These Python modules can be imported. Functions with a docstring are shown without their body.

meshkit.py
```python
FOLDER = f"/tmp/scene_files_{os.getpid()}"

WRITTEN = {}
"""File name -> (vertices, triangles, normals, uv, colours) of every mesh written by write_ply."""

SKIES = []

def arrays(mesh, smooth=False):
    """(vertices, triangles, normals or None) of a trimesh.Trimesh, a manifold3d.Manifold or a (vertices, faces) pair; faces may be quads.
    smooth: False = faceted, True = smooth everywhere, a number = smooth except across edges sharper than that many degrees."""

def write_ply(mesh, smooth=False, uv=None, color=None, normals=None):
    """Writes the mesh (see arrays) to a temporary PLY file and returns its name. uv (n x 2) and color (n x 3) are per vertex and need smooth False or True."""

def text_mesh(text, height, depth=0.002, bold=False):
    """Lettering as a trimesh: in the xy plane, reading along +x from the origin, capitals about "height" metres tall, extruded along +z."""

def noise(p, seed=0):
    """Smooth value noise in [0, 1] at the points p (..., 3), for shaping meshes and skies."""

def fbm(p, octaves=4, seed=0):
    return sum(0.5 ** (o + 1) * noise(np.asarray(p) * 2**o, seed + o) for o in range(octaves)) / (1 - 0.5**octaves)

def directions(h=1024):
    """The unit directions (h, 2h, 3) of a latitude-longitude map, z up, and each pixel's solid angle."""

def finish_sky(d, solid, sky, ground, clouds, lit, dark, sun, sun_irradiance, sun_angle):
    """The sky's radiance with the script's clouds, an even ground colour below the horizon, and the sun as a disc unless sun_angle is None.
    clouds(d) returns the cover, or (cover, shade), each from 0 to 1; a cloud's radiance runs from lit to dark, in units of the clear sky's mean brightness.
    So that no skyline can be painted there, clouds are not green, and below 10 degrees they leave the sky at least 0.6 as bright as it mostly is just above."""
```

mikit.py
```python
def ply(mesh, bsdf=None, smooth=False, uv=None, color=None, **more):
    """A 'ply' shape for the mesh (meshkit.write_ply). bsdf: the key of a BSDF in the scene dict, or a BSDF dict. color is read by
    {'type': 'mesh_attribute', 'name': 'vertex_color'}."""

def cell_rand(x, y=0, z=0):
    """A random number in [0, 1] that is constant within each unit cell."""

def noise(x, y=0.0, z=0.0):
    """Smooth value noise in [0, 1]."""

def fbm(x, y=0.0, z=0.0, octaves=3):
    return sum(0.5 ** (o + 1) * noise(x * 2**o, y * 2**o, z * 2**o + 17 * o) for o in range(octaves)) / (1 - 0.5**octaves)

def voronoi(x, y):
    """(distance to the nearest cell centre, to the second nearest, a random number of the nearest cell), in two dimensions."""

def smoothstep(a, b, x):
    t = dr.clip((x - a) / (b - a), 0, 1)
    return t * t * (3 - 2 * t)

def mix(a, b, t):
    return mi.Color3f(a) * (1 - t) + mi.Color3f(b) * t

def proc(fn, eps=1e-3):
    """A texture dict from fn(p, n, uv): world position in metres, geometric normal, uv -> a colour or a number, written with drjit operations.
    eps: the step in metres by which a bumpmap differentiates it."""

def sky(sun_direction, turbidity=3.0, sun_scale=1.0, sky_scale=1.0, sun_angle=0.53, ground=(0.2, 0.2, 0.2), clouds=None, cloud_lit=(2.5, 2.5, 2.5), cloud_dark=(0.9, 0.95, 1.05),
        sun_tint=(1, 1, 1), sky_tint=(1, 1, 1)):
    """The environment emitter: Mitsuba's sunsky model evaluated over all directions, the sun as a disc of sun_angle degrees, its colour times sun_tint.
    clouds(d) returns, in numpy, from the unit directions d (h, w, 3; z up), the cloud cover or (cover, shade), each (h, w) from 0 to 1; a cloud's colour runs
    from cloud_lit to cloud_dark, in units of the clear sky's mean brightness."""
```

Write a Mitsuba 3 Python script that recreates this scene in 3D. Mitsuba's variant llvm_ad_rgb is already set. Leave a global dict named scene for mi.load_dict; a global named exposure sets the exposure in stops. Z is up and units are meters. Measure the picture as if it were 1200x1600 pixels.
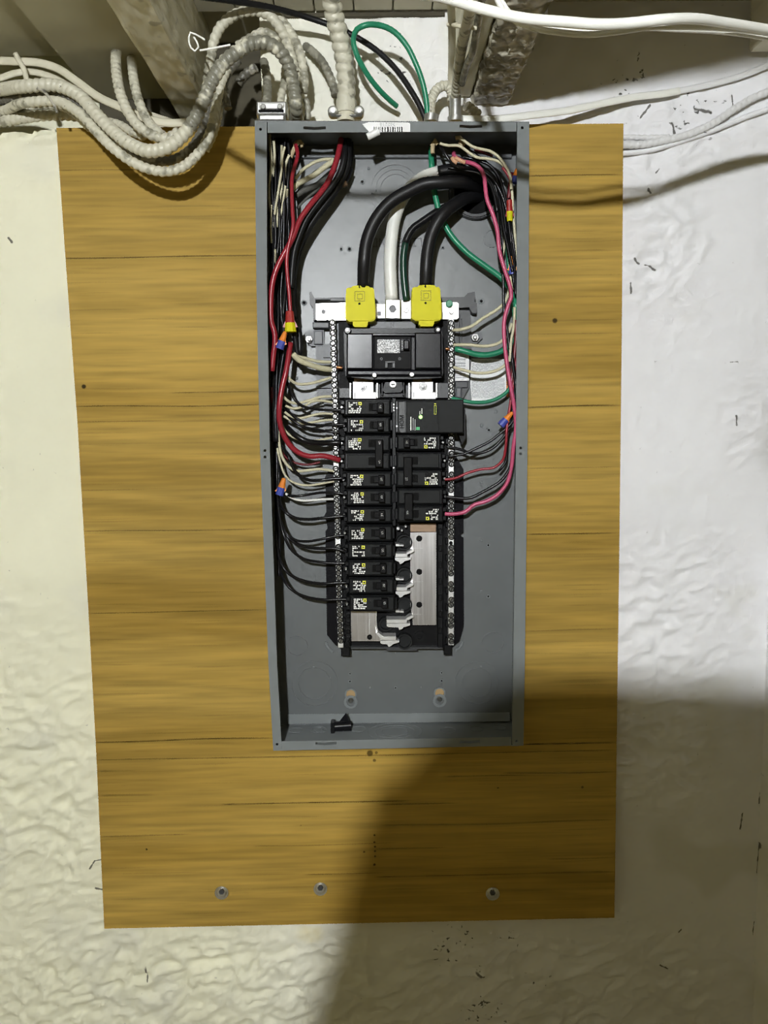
import math, random
import numpy as np, trimesh, drjit as dr, mitsuba as mi
import shapely.geometry as sg
from scipy.spatial import ConvexHull
import mikit, meshkit
from mikit import noise as dnoise, fbm as dfbm, smoothstep, mix
T = mi.ScalarTransform4f
random.seed(7); rng = np.random.default_rng(7)
scene, labels = {}, {}

# ------------------------------------------------------------------ camera
CAM = np.array([-0.0311, -1.2172, -0.3976]); YAW, PITCH, ROLL, FOC = 0.0124, -0.1086, -0.0154, 1244.04
_cy, _sy, _cp, _sp, _cr, _sr = math.cos(YAW), math.sin(YAW), math.cos(PITCH), math.sin(PITCH), math.cos(ROLL), math.sin(ROLL)
FWD = np.array([_sy*_cp, _cy*_cp, _sp]); _r0 = np.array([_cy, -_sy, 0.0]); _u0 = np.cross(_r0, FWD)
RIGHT, UP = _r0*_cr + _u0*_sr, -_r0*_sr + _u0*_cr
scene['camera'] = {'type': 'perspective', 'fov_axis': 'x', 'fov': math.degrees(2*math.atan(600/FOC)), 'near_clip': 0.02, 'far_clip': 50.0,
                   'to_world': T().look_at(origin=CAM.tolist(), target=(CAM+FWD).tolist(), up=UP.tolist())}
exposure = -0.38
# ------------------------------------------------------------------ light (a bare bulb under the ceiling, behind and left of the camera)
BULB = np.array([-0.220, -2.15, 0.01]); BULB_R = 0.022; BULB_W = (10400, 10700, 10900)

YP = -0.024                      # front face of the plywood board; the wall is y = 0, the room lies at y < 0

def at(px, py, d):               # the point seen at a pixel, d metres in front of the plywood
    v = RIGHT*(px-600)/FOC - UP*(py-800)/FOC + FWD
    return CAM + v*((YP-d)-CAM[1])/v[1]

# ------------------------------------------------------------------ materials
def rgb(r, g, b): return {'type': 'rgb', 'value': [r, g, b]}
def mat(key, color, rough=0.45, metallic=0.0, spec=0.5, bump=None, **more):
    b = {'type': 'principled', 'base_color': color if isinstance(color, dict) else rgb(*color), 'roughness': rough if isinstance(rough, dict) else float(rough), 'metallic': float(metallic), 'specular': float(spec), **more}
    if bump: b = {'type': 'bumpmap', 'arbitrary': mikit.proc(bump[0], bump[2] if len(bump) > 2 else 1e-3), 'scale': bump[1], 'bsdf': b}
    scene[key] = {'type': 'twosided', 'bsdf': b}
    return key

CRACKS = [(0, 0, 0)]
def ply_color(p, n, uv):
    x, z = p.x, p.z
    wz = z + 0.05*(dfbm(x*2.2+3, z*4.5, 1.0, 3)-0.5) + 0.012*(dfbm(x*6, z*9, 7.0, 2)-0.5)
    g1 = dfbm(x*1.6+5, wz*38, 2.0, 4)
    g2 = dfbm(x*10, z*190, 4.0, 3)
    g3 = dnoise(x*2.5, wz*17, 9.0)
    big = dfbm(x*1.5, z*3.2, 11.0, 3)
    c = mix((0.37, 0.225, 0.036), (0.66, 0.445, 0.115), dr.clip(0.55*g1+0.5*g3-0.05, 0, 1))
    fig = 0.5+0.5*dr.sin(6.2832*(wz*26+1.6*dfbm(x*3.1, z*7, 21.0, 3)))
    c = c*(0.76+0.47*g2)*(0.76+0.42*big)*(1-0.13*fig*smoothstep(0.35, 0.6, dfbm(x*2.4+8, z*5, 31.0, 2)))
    streak = smoothstep(0.68, 0.86, dfbm(x*7, z*420, 6.0, 3))
    c = c*(1-0.2*streak)*0.83*(0.90+0.10*smoothstep(-0.35, 0.15, x))  # last factor darkens the left side, painting weaker light into the wood
    pin = smoothstep(0.72, 0.80, dfbm(x*2.0+9, wz*95, 3.0, 2))
    c = c*(1-0.06*pin)
    for (zc, x0, x1, wd, dk) in PLY_LINES:
        zl = zc + 0.0035*(dnoise(x*7, zc*50)-0.5)
        line = (1-smoothstep(wd*0.4, wd, dr.abs(z-zl)))*smoothstep(x0-0.01, x0+0.01, x)*(1-smoothstep(x1-0.03, x1+0.01, x))
        c = c*(1-dk*line*(0.55+0.45*dnoise(x*60, zc*9)))
    for (xc, zc, r, dk) in PLY_SPOTS:
        dd = dr.sqrt(dr.square(x-xc)+dr.square(z-zc))
        c = c*(1-dk*(1-smoothstep(r*0.55, r*1.1, dd)))
    return c
PLY_LINES, PLY_SPOTS = [], []
for (y, x0, x1, w, k) in [(266, 92, 300, 1.1, .45), (401, 98, 410, 1.4, .72), (612, 270, 412, 1.1, .6), (634, 118, 412, 1.3, .7), (659, 120, 270, 1.0, .5), (828, 130, 412, 1.2, .6), (955, 140, 420, 1.2, .6), (765, 126, 230, 1.0, .4),
                          (1156, 150, 430, 1.6, .75), (1180, 152, 960, 1.3, .6), (1206, 155, 182, 2.2, .7), (1243, 156, 245, 2.4, .5), (1254, 350, 640, 1.4, .75), (1256, 600, 720, 1.3, .6), (1306, 158, 300, 1.1, .5), (1320, 400, 620, 1.0, .45), (1365, 480, 600, 1.1, .6),
                          (274, 826, 974, 1.5, .75), (635, 826, 972, 1.6, .8), (834, 824, 970, 1.5, .75), (1161, 818, 962, 1.8, .85), (1207, 790, 962, 1.5, .65), (1213, 700, 830, 1.2, .6), (1286, 600, 962, 1.8, .5), (1326, 590, 700, 1.2, .55), (1366, 590, 962, 1.5, .6), (1340, 860, 962, 1.4, .5), (520, 826, 972, .9, .35), (730, 826, 970, .9, .35), (985, 822, 966, .9, .35)]:
    a, b = at(x0, y, 0), at(x1, y, 0); PLY_LINES.append((float((a[2]+b[2])/2), float(a[0]), float(b[0]), w*0.00098, k))
for (x, y, r, k) in [(131, 604, 4.0, .9), (867, 501, 4.5, .85), (578, 1177, 6, .75), (585, 1188, 3, .7), (588, 1176, 3, .6), (585, 1305, 2, .85), (585, 1316, 2, .8), (586, 1323, 2, .85), (586, 1330, 2, .85), (586, 1338, 2, .8), (585, 1351, 2.5, .85), (569, 1331, 2.2, .7),
                     (229, 1327, 2, .8), (778, 1231, 2, .7), (910, 1230, 2.5, .6), (470, 1290, 1.5, .4), (162, 236, 2.4, .5)]:
    a = at(x, y, 0); PLY_SPOTS.append((float(a[0]), float(a[2]), r*0.00095, k))
mat('plywood', mikit.proc(ply_color), 0.6, spec=0.10, bump=(lambda p, n, uv: 0.5*dfbm(p.x*9, p.z*300, 4.0, 2)+0.5*dfbm(p.x*3, p.z*90, 2.0, 2), 0.0006))
mat('ply_edge', (0.36, 0.24, 0.11), 0.7)

SPECKS = [(at(x, y, YP)[0], at(x, y, YP)[2], r*0.001) for (x, y, r) in [(745, 1455, 45), (790, 1460, 45), (745, 1520, 30), (835, 1540, 50), (700, 1480, 60), (760, 1580, 60), (620, 100, 50), (980, 130, 70), (1080, 180, 60), (1110, 170, 50)]]
def wall_color(p, n, uv):
    x, z = p.x, p.z
    left = smoothstep(0.22, -0.35, x)
    c = mix((0.80, 0.80, 0.815), (0.775, 0.76, 0.585), left)
    c = c*(0.93+0.12*dfbm(x*7, z*7, 3.0, 3))
    c = mix(c, mi.Color3f(0.62, 0.61, 0.53), 0.45*smoothstep(0.6, 0.8, dfbm(x*9+4, z*9, 6.0, 3)))
    near = mi.Float(0)
    for (xc, zc, r) in SPECKS:
        near = dr.maximum(near, 1-smoothstep(r*0.3, r, dr.sqrt(dr.square(x-xc)+dr.square(z-zc))))
    sp = dfbm(x*150+0.6*dnoise(x*300, z*300, 1.0), z*190+0.6*dnoise(x*300, z*300, 8.0), 2.0, 3)
    speck = smoothstep(0.88-0.15*near, 0.92-0.15*near, sp)*(0.4+0.6*near)
    c = mix(c, mi.Color3f(0.035, 0.035, 0.03), speck*0.9)
    for (ax, az, bx, bz, w) in MARKS:
        lx, lz = bx-ax, bz-az; t = dr.clip(((x-ax)*lx+(z-az)*lz)/(lx*lx+lz*lz), 0, 1)
        dd = dr.sqrt(dr.square(x-ax-t*lx)+dr.square(z-az-t*lz))+0.0016*(dnoise(x*220, z*220, 5.0)-0.5)
        c = mix(c, mi.Color3f(0.05, 0.045, 0.035), 0.85*(1-smoothstep(w*0.5, w*1.2, dd)))
    xc, zc = STAIN
    c = mix(c, mi.Color3f(0.62, 0.52, 0.22), 0.55*(1-smoothstep(0.004, 0.022, dr.sqrt(dr.square((x-xc)*0.7)+dr.square(z-zc))))*(0.3+0.9*dfbm(x*90, z*90, 1.0, 2)))
    return c
MARKS = []
for (x0, y0, x1, y1, w) in [(141, 1356, 149, 1344, 1.2), (149, 1344, 166, 1341, 1.2), (150, 1388, 162, 1390, 2.0), (229, 1508, 232, 1531, 1.0), (1160, 1270, 1156, 1296, 1.0), (1186, 1316, 1182, 1364, 1.0), (1187, 1238, 1186, 1255, 1.0), (1178, 1440, 1176, 1460, .9), (13, 372, 18, 378, 1.6), (1007, 415, 1024, 422, 1.3), (990, 405, 998, 412, 1.5), (984, 443, 985, 458, 1.4),
                            (1141, 566, 1152, 565, 1.0), (1150, 650, 1151, 664, 1.8), (1012, 297, 1014, 303, 1.8), (1025, 270, 1030, 264, 1.0), (935, 33, 940, 52, 1.5), (1085, 172, 1110, 176, 2.6), (1000, 185, 1014, 166, 1.4), (1048, 195, 1053, 210, 2.0), (1143, 150, 1148, 176, 1.0), (744, 1520, 756, 1525, 2.0), (1060, 1455, 1064, 1452, 1.5), (1030, 1505, 1042, 1511, 1.3)]:
    a, b = at(x0, y0, YP), at(x1, y1, YP); MARKS.append((float(a[0]), float(a[2]), float(b[0]), float(b[2]), w*0.00098))
STAIN = (float(at(485, 1458, YP)[0]), float(at(485, 1458, YP)[2]))
mat('wall_paint', mikit.proc(wall_color), 0.65, spec=0.15, bump=(lambda p, n, uv: dfbm(p.x*70, p.z*80, p.y*60, 3), 0.003))
mat('wall_far', (0.255, 0.215, 0.085), 0.9)
mat('shade_wood', mikit.proc(lambda p, n, uv: mix((0.045, 0.04, 0.028), (0.10, 0.09, 0.06), dfbm(p.x*12, p.z*60, 3.0, 3))), 0.8, spec=0.2)  # dark brown that paints shade in the left recess and the wall-top gap
mat('floor_concrete', mikit.proc(lambda p, n, uv: mix((0.12, 0.10, 0.055), (0.18, 0.15, 0.08), dfbm(p.x*6, p.y*6, 1.0, 4))), 0.85)
mat('subfloor', mikit.proc(lambda p, n, uv: mix((0.34, 0.32, 0.24), (0.43, 0.40, 0.30), dfbm(p.x*8, p.y*8, 1.0, 3))), 0.7)
mat('soffit', mikit.proc(lambda p, n, uv: mix((0.36, 0.335, 0.225), (0.41, 0.385, 0.27), dfbm(p.x*6, p.y*6, p.z*6, 3))), 0.75)
def joist_color(p, n, uv):
    g = dfbm(p.y*5, p.x*90, p.z*90, 3)
    c = mix((0.56, 0.53, 0.40), (0.80, 0.77, 0.62), g)
    knots = smoothstep(0.70, 0.8, dfbm(p.x*60, p.y*60, p.z*60, 2))
    return c*(1-0.35*knots)
mat('joist_paint', mikit.proc(joist_color), 0.55, spec=0.4, bump=(lambda p, n, uv: dfbm(p.y*16, p.x*120, p.z*120, 3), 0.0035))
mat('joist_rough', mikit.proc(lambda p, n, uv: mix((0.22, 0.205, 0.155), (0.52, 0.49, 0.39), smoothstep(0.3, 0.7, dfbm(p.x*70, p.y*60, p.z*70, 3)))), 0.33, spec=0.6, bump=(lambda p, n, uv: dfbm(p.x*80, p.y*75, p.z*80, 3), 0.012))

def enamel(p, n, uv):
    return mi.Color3f(0.182, 0.197, 0.200)*(0.93+0.14*dfbm(p.x*30, p.z*30, p.y*30, 3))
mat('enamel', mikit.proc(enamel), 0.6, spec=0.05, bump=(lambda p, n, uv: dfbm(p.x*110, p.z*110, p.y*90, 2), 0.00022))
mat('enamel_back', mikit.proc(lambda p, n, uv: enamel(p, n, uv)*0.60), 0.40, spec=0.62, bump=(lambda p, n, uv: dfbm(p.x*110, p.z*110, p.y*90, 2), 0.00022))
mat('enamel_shaded', (0.085, 0.092, 0.095), 0.4)  # the box enamel darkened, for shade painted on the upper ledge
mat('hole_black', (0.006, 0.006, 0.006), 0.8, spec=0.1)
mat('black_plastic', (0.007, 0.0074, 0.0082), 0.36, spec=0.2)
mat('black_gloss', (0.006, 0.006, 0.0078), 0.26, spec=0.20)
mat('black_matte', (0.006, 0.006, 0.0065), 0.55, spec=0.10)
mat('charcoal_plastic', (0.016, 0.017, 0.0175), 0.5, spec=0.10)
mat('grey_plastic', (0.115, 0.12, 0.128), 0.45, spec=0.4)
mat('mid_plastic', (0.045, 0.047, 0.05), 0.42, spec=0.4)
mat('yellow_plastic', (0.60, 0.555, 0.012), 0.5, spec=0.15)
mat('yellow_emboss', (0.30, 0.27, 0.008), 0.6)
mat('yellow_print', (0.62, 0.62, 0.05), 0.55)
mat('orange_plastic', (0.70, 0.21, 0.025), 0.45)
mat('blue_plastic', (0.045, 0.065, 0.33), 0.45)
mat('red_plastic', (0.30, 0.022, 0.018), 0.4)
mat('aluminium', mikit.proc(lambda p, n, uv: mix((0.72, 0.72, 0.71), (0.9, 0.9, 0.89), dfbm(p.x*120, p.z*30, 2.0, 2))), 0.34, metallic=1.0)
mat('bus_metal', mikit.proc(lambda p, n, uv: mix((0.52, 0.49, 0.47), (0.86, 0.84, 0.82), dfbm(p.x*500, p.z*14, 2.0, 3))), 0.33, metallic=1.0)
mat('tin_white', (0.86, 0.86, 0.84), 0.32, metallic=0.6)
mat('bar_metal', (0.70, 0.70, 0.68), 0.42, metallic=0.75)
mat('screw_metal', (0.42, 0.42, 0.40), 0.28, metallic=0.95)
mat('nut_metal', (0.30, 0.30, 0.29), 0.36, metallic=0.85)
mat('zinc', mikit.proc(lambda p, n, uv: mix((0.45, 0.45, 0.44), (0.75, 0.75, 0.72), dfbm(p.x*140, p.z*140, p.y*140, 2))), 0.36, metallic=0.9)
mat('copper', (0.72, 0.30, 0.13), 0.3, metallic=1.0)
mat('brown_bar', (0.30, 0.20, 0.13), 0.45, metallic=0.3)
mat('wire_black', (0.006, 0.006, 0.007), 0.26, spec=0.4)
mat('cable_black', (0.007, 0.007, 0.008), 0.42, spec=0.35)
mat('wire_cream', (0.57, 0.535, 0.365), 0.42, spec=0.3)
mat('wire_white', (0.74, 0.74, 0.69), 0.4)
mat('wire_red', (0.25, 0.016, 0.026), 0.3, spec=0.55)
mat('wire_darkred', (0.12, 0.012, 0.016), 0.35)
mat('wire_pink', (0.47, 0.075, 0.155), 0.35)
mat('wire_green', (0.018, 0.20, 0.105), 0.32, spec=0.55)
mat('wire_darkgreen', (0.006, 0.032, 0.020), 0.25, spec=0.6)
mat('wire_grey', (0.10, 0.10, 0.09), 0.4)
mat('sheath_peach', (0.55, 0.31, 0.18), 0.6)
mat('tan_paper', (0.50, 0.40, 0.24), 0.8)
mat('nm_white', (0.80, 0.80, 0.74), 0.42)
mat('nm_painted', mikit.proc(lambda p, n, uv: mix((0.52, 0.49, 0.37), (0.63, 0.60, 0.47), dfbm(p.x*40, p.y*40, p.z*40, 3))), 0.5)
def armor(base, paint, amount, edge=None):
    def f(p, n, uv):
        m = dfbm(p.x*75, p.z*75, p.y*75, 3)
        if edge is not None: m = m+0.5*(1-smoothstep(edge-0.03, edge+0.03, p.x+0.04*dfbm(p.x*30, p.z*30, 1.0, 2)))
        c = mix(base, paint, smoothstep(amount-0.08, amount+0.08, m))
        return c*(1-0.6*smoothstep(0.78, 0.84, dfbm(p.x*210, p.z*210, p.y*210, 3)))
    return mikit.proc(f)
mat('flex_white', armor((0.26, 0.25, 0.19), (0.54, 0.52, 0.415), 0.40), 0.42, spec=0.5)
mat('flex_grey', armor((0.16, 0.155, 0.12), (0.30, 0.29, 0.23), 0.55), 0.36, spec=0.55)
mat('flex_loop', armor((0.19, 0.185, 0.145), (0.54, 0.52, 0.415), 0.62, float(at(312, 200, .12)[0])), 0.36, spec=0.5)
mat('flex_painted', (0.70, 0.70, 0.70), 0.55, spec=0.2)
mat('flex_dark', armor((0.11, 0.105, 0.085), (0.40, 0.38, 0.31), 0.60), 0.42)
mat('paper_white', (0.74, 0.745, 0.74), 0.55)
mat('print_grey', (0.36, 0.37, 0.38), 0.6)
mat('print_white', (0.66, 0.66, 0.63), 0.55)
mat('print_black', (0.02, 0.02, 0.02), 0.6)
mat('print_green', (0.05, 0.38, 0.14), 0.5)
mat('print_orange', (0.75, 0.25, 0.06), 0.55)
mat('label_metal', mikit.proc(lambda p, n, uv: mix((0.10, 0.10, 0.10), (0.45, 0.45, 0.45), smoothstep(0.3, 0.7, dfbm(p.x*900, p.z*900, 1.0, 2)))), 0.5, metallic=0.3)
mat('skin', (0.50, 0.30, 0.21), 0.5)
mat('shirt_cloth', (0.06, 0.07, 0.09), 0.9)
mat('hair', (0.03, 0.02, 0.015), 0.6)
mat('porcelain', (0.7, 0.69, 0.64), 0.3)

# ------------------------------------------------------------------ mesh helpers
def numbered(key):
    if key not in scene and key not in labels: return key
    i = 1
    while f'{key}_{i:03d}' in scene or f'{key}_{i:03d}' in labels: i += 1
    return f'{key}_{i:03d}'
def add(key, mesh, bsdf, label=None, cat=None, group=None, kind=None, smooth=False, parent=None):
    if isinstance(mesh, list): mesh = join(mesh)
    key = numbered(f'{parent}__{key}' if parent else key)
    scene[key] = mikit.ply(mesh, bsdf, smooth=smooth)
    tag(key, label, cat, group, kind)
    return key
def tag(key, label=None, cat=None, group=None, kind=None):
    d = {k: v for k, v in (('label', label), ('category', cat), ('group', group), ('kind', kind)) if v}
    if d: labels[key] = d
def thing(name, label, cat, group=None):
    key = numbered(name); tag(key, label, cat, group); return key
def put(key, ply_dict, to_world, parent=None):
    key = numbered(f'{parent}__{key}' if parent else key)
    scene[key] = {**ply_dict, 'to_world': to_world}
    return key
def join(ms):
    out = []
    for m in ms:
        out.append(m if isinstance(m, trimesh.Trimesh) else trimesh.Trimesh(*m, process=False))
    return trimesh.util.concatenate(out)
def hull(pts):
    pts = np.asarray(pts, float)
    return trimesh.Trimesh(*_hull(pts), process=False)
def _hull(pts):
    h = ConvexHull(pts); c = pts[h.vertices].mean(0); f = h.simplices.copy()
    n = np.cross(pts[f[:, 1]]-pts[f[:, 0]], pts[f[:, 2]]-pts[f[:, 0]])
    bad = (n*(pts[f[:, 0]]-c)).sum(1) < 0
    f[bad] = f[bad][:, ::-1]
    used, inv = np.unique(f, return_inverse=True)
    return pts[used], inv.reshape(f.shape)
def box(x0, x1, y0, y1, z0, z1, c=0.0):
    P = []
    for sx, a in ((1, x0), (-1, x1)):
        for sy, b in ((1, y0), (-1, y1)):
            for sz, e in ((1, z0), (-1, z1)):
                if c: P += [(a+sx*c, b+sy*c, e), (a+sx*c, b, e+sz*c), (a, b+sy*c, e+sz*c)]
                else: P.append((a, b, e))
    return hull(P)
def rect(x0, y0, x1, y1): return [(x0, y0), (x1, y0), (x1, y1), (x0, y1)]
def qbox(q, d0, d1, c=0.0006):            # a chamfered block standing on depth d0 with its front face (seen in pixels q) at depth d1
    F = np.array([at(x, y, d1) for x, y in q]); m = F.mean(0)
    P = []
    for p in F:
        dirn = p-m; e = np.abs(dirn); s = np.array([max(0, e[0]-c)/max(e[0], 1e-9), 1, max(0, e[2]-c)/max(e[2], 1e-9)])
        P += [m+dirn*s, p+[0, c, 0], [p[0], YP-d0, p[2]]]
    return hull(P)
def pbox(x0, y0, x1, y1, d0, d1, c=0.0006): return qbox(rect(x0, y0, x1, y1), d0, d1, c)
def extr(poly, d0, d1):                    # shapely polygon in world x, z, between two depths
    out = []
    for g in getattr(poly, 'geoms', [poly]):
        if g.is_empty or g.area < 1e-9: continue
        m = trimesh.creation.extrude_polygon(sg.polygon.orient(g), abs(d1-d0), engine='earcut')
        v = np.array(m.vertices); w = np.stack([v[:, 0], YP-max(d0, d1)+(abs(d1-d0)-v[:, 2])*0+v[:, 2], v[:, 1]], 1)
        out.append(trimesh.Trimesh(w, np.array(m.faces)[:, ::-1], process=False))
    return join(out)
def wpoly(pts, d): return sg.Polygon([tuple(at(x, y, d)[[0, 2]]) for x, y in pts])
def wpt(x, y, d): return at(x, y, d)[[0, 2]]
def ppoly(pts, d0, d1): return extr(wpoly(pts, d1), d0, d1)
def disc(cx, cy, rpx, d0, d1, n=20, c=0.0):   # a short round post, its axis towards the room
    p = at(cx, cy, d1); r = rpx*(p[1]-CAM[1])/FOC
    a = np.arange(n)*2*np.pi/n
    ring = lambda rr, y: np.stack([p[0]+rr*np.cos(a), np.full(n, y), p[2]+rr*np.sin(a)], 1)
    return hull(np.vstack([ring(r, YP-d0), ring(r, YP-d1+c), ring(r-c, YP-d1)]) if c else np.vstack([ring(r, YP-d0), ring(r, YP-d1)]))
def ring(cx, cy, r0, r1, d0, d1, n=28, sx=1.0):
    p = at(cx, cy, d1); k = (p[1]-CAM[1])/FOC
    a = np.arange(n)*2*np.pi/n
    o = [(p[0]+r1*k*math.cos(t)*sx, p[2]+r1*k*math.sin(t)) for t in a]; i = [(p[0]+r0*k*math.cos(t)*sx, p[2]+r0*k*math.sin(t)) for t in a]
    return extr(sg.Polygon(o, [i]), d0, d1)
def path(pts, step):
    P = np.asarray(pts, float)
    if len(P) < 3:
        n = max(2, int(np.linalg.norm(P[1]-P[0])/step)+1)
        return P[0]+(P[1]-P[0])*np.linspace(0, 1, n)[:, None]
    s = np.r_[0, np.cumsum(np.maximum(np.linalg.norm(np.diff(P, axis=0), axis=1), 1e-6))]
    from scipy.interpolate import CubicHermiteSpline
    m = np.zeros_like(P); ds = np.diff(s)[:, None]; dl = np.diff(P, axis=0)/ds
    m[1:-1] = (dl[:-1]*ds[1:]+dl[1:]*ds[:-1])/(ds[1:]+ds[:-1]); m[0], m[-1] = dl[0], dl[-1]
    u = np.linspace(0, s[-1], max(4, int(s[-1]/step)+1))
    return CubicHermiteSpline(s, P, m)(u)
def sweep(C, radius, sides=8, flat=None):   # radius: a number, an array, or f(s, theta)
    C = np.asarray(C); n = len(C)
    t = np.gradient(C, axis=0); t /= np.linalg.norm(t, axis=1, keepdims=True)+1e-12
    u = np.cross(t[0], [0, 1, 0.0]); u = u/np.linalg.norm(u) if np.linalg.norm(u) > 0.1 else np.array([1.0, 0, 0])
    U_ = []
    for k in range(n):
        u = u-t[k]*(u@t[k]); u /= np.linalg.norm(u); U_.append(u)
    U_ = np.array(U_); V_ = np.cross(t, U_)
    s = np.r_[0, np.cumsum(np.linalg.norm(np.diff(C, axis=0), axis=1))]; th = np.arange(sides)*2*np.pi/sides
    r = radius(s[:, None], th[None, :]) if callable(radius) else np.broadcast_to(np.asarray(radius, float).reshape(-1, 1) if np.ndim(radius) else radius, (n, sides))
    fa, fb = flat or (1, 1)
    v = C[:, None]+r[..., None]*(np.cos(th)[None, :, None]*U_[:, None]*fa+np.sin(th)[None, :, None]*V_[:, None]*fb)
    i, j = np.meshgrid(np.arange(n-1), np.arange(sides), indexing='ij')
    a, b, c, e = i*sides+j, i*sides+(j+1) % sides, (i+1)*sides+(j+1) % sides, (i+1)*sides+j
    F = np.vstack([np.stack([a, b, c], -1).reshape(-1, 3), np.stack([a, c, e], -1).reshape(-1, 3)])
    v = v.reshape(-1, 3); k0, k1 = len(v), len(v)+1
    v = np.vstack([v, C[:1], C[-1:]]); j = np.arange(sides)
    F = np.vstack([F, np.stack([np.full(sides, k0), (j+1) % sides, j], -1), np.stack([np.full(sides, k1), (n-1)*sides+j, (n-1)*sides+(j+1) % sides], -1)])
    return trimesh.Trimesh(v, F, process=False)
def pts3(spec, d):
    P = [tuple(map(float, w.split(','))) for w in spec.split()]
    D = [d]*len(P) if np.isscalar(d) else np.interp(np.linspace(0, 1, len(P)), np.linspace(0, 1, len(d)), d)
    D = [p[2] if len(p) > 2 else dd for p, dd in zip(P, D)]
    return np.array([at(p[0], p[1], dd) for p, dd in zip(P, D)])
def wmesh(spec, d, rpx, sides=8, step=0.006):
    P = pts3(spec, d); r = rpx*(P[:, 1].mean()-CAM[1])/FOC
    return sweep(path(P, step), r, sides)
def flexmesh(P, r, pitch=0.0068, sides=14, amp=0.34):
    C = path(P, pitch/8)
    def rad(s, th):
        f = ((s/pitch)+th/(2*np.pi)) % 1.0
        return r*(1.05-amp+amp*np.sqrt(np.maximum(0, 1-(2*f-1)**2)))
    return sweep(C, rad, sides)
def text3(s, x, y, hpx, d, rot=0, depth=0.0004, bold=False):   # lettering centred on a pixel, raised from depth d
    m = meshkit.text_mesh(s, 1.0, 1.0, bold); v = np.array(m.vertices)
    c = (v.min(0)+v.max(0))/2; p = at(x, y, d); k = hpx*(p[1]-CAM[1])/FOC
    a = math.radians(rot); q = (v[:, :2]-c[:2])*k
    X, Z = q[:, 0]*math.cos(a)-q[:, 1]*math.sin(a), q[:, 0]*math.sin(a)+q[:, 1]*math.cos(a)
    w = np.stack([p[0]+X, p[1]-v[:, 2]*depth, p[2]+Z], 1)
    return trimesh.Trimesh(w, m.faces, process=False)
def lathe(profile, n=20):                   # (radius, height) around +z
    m = trimesh.creation.revolve(np.array(profile, float), sections=n); return m
def moved(m, M): m = m.copy(); m.apply_transform(M); return m
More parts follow.
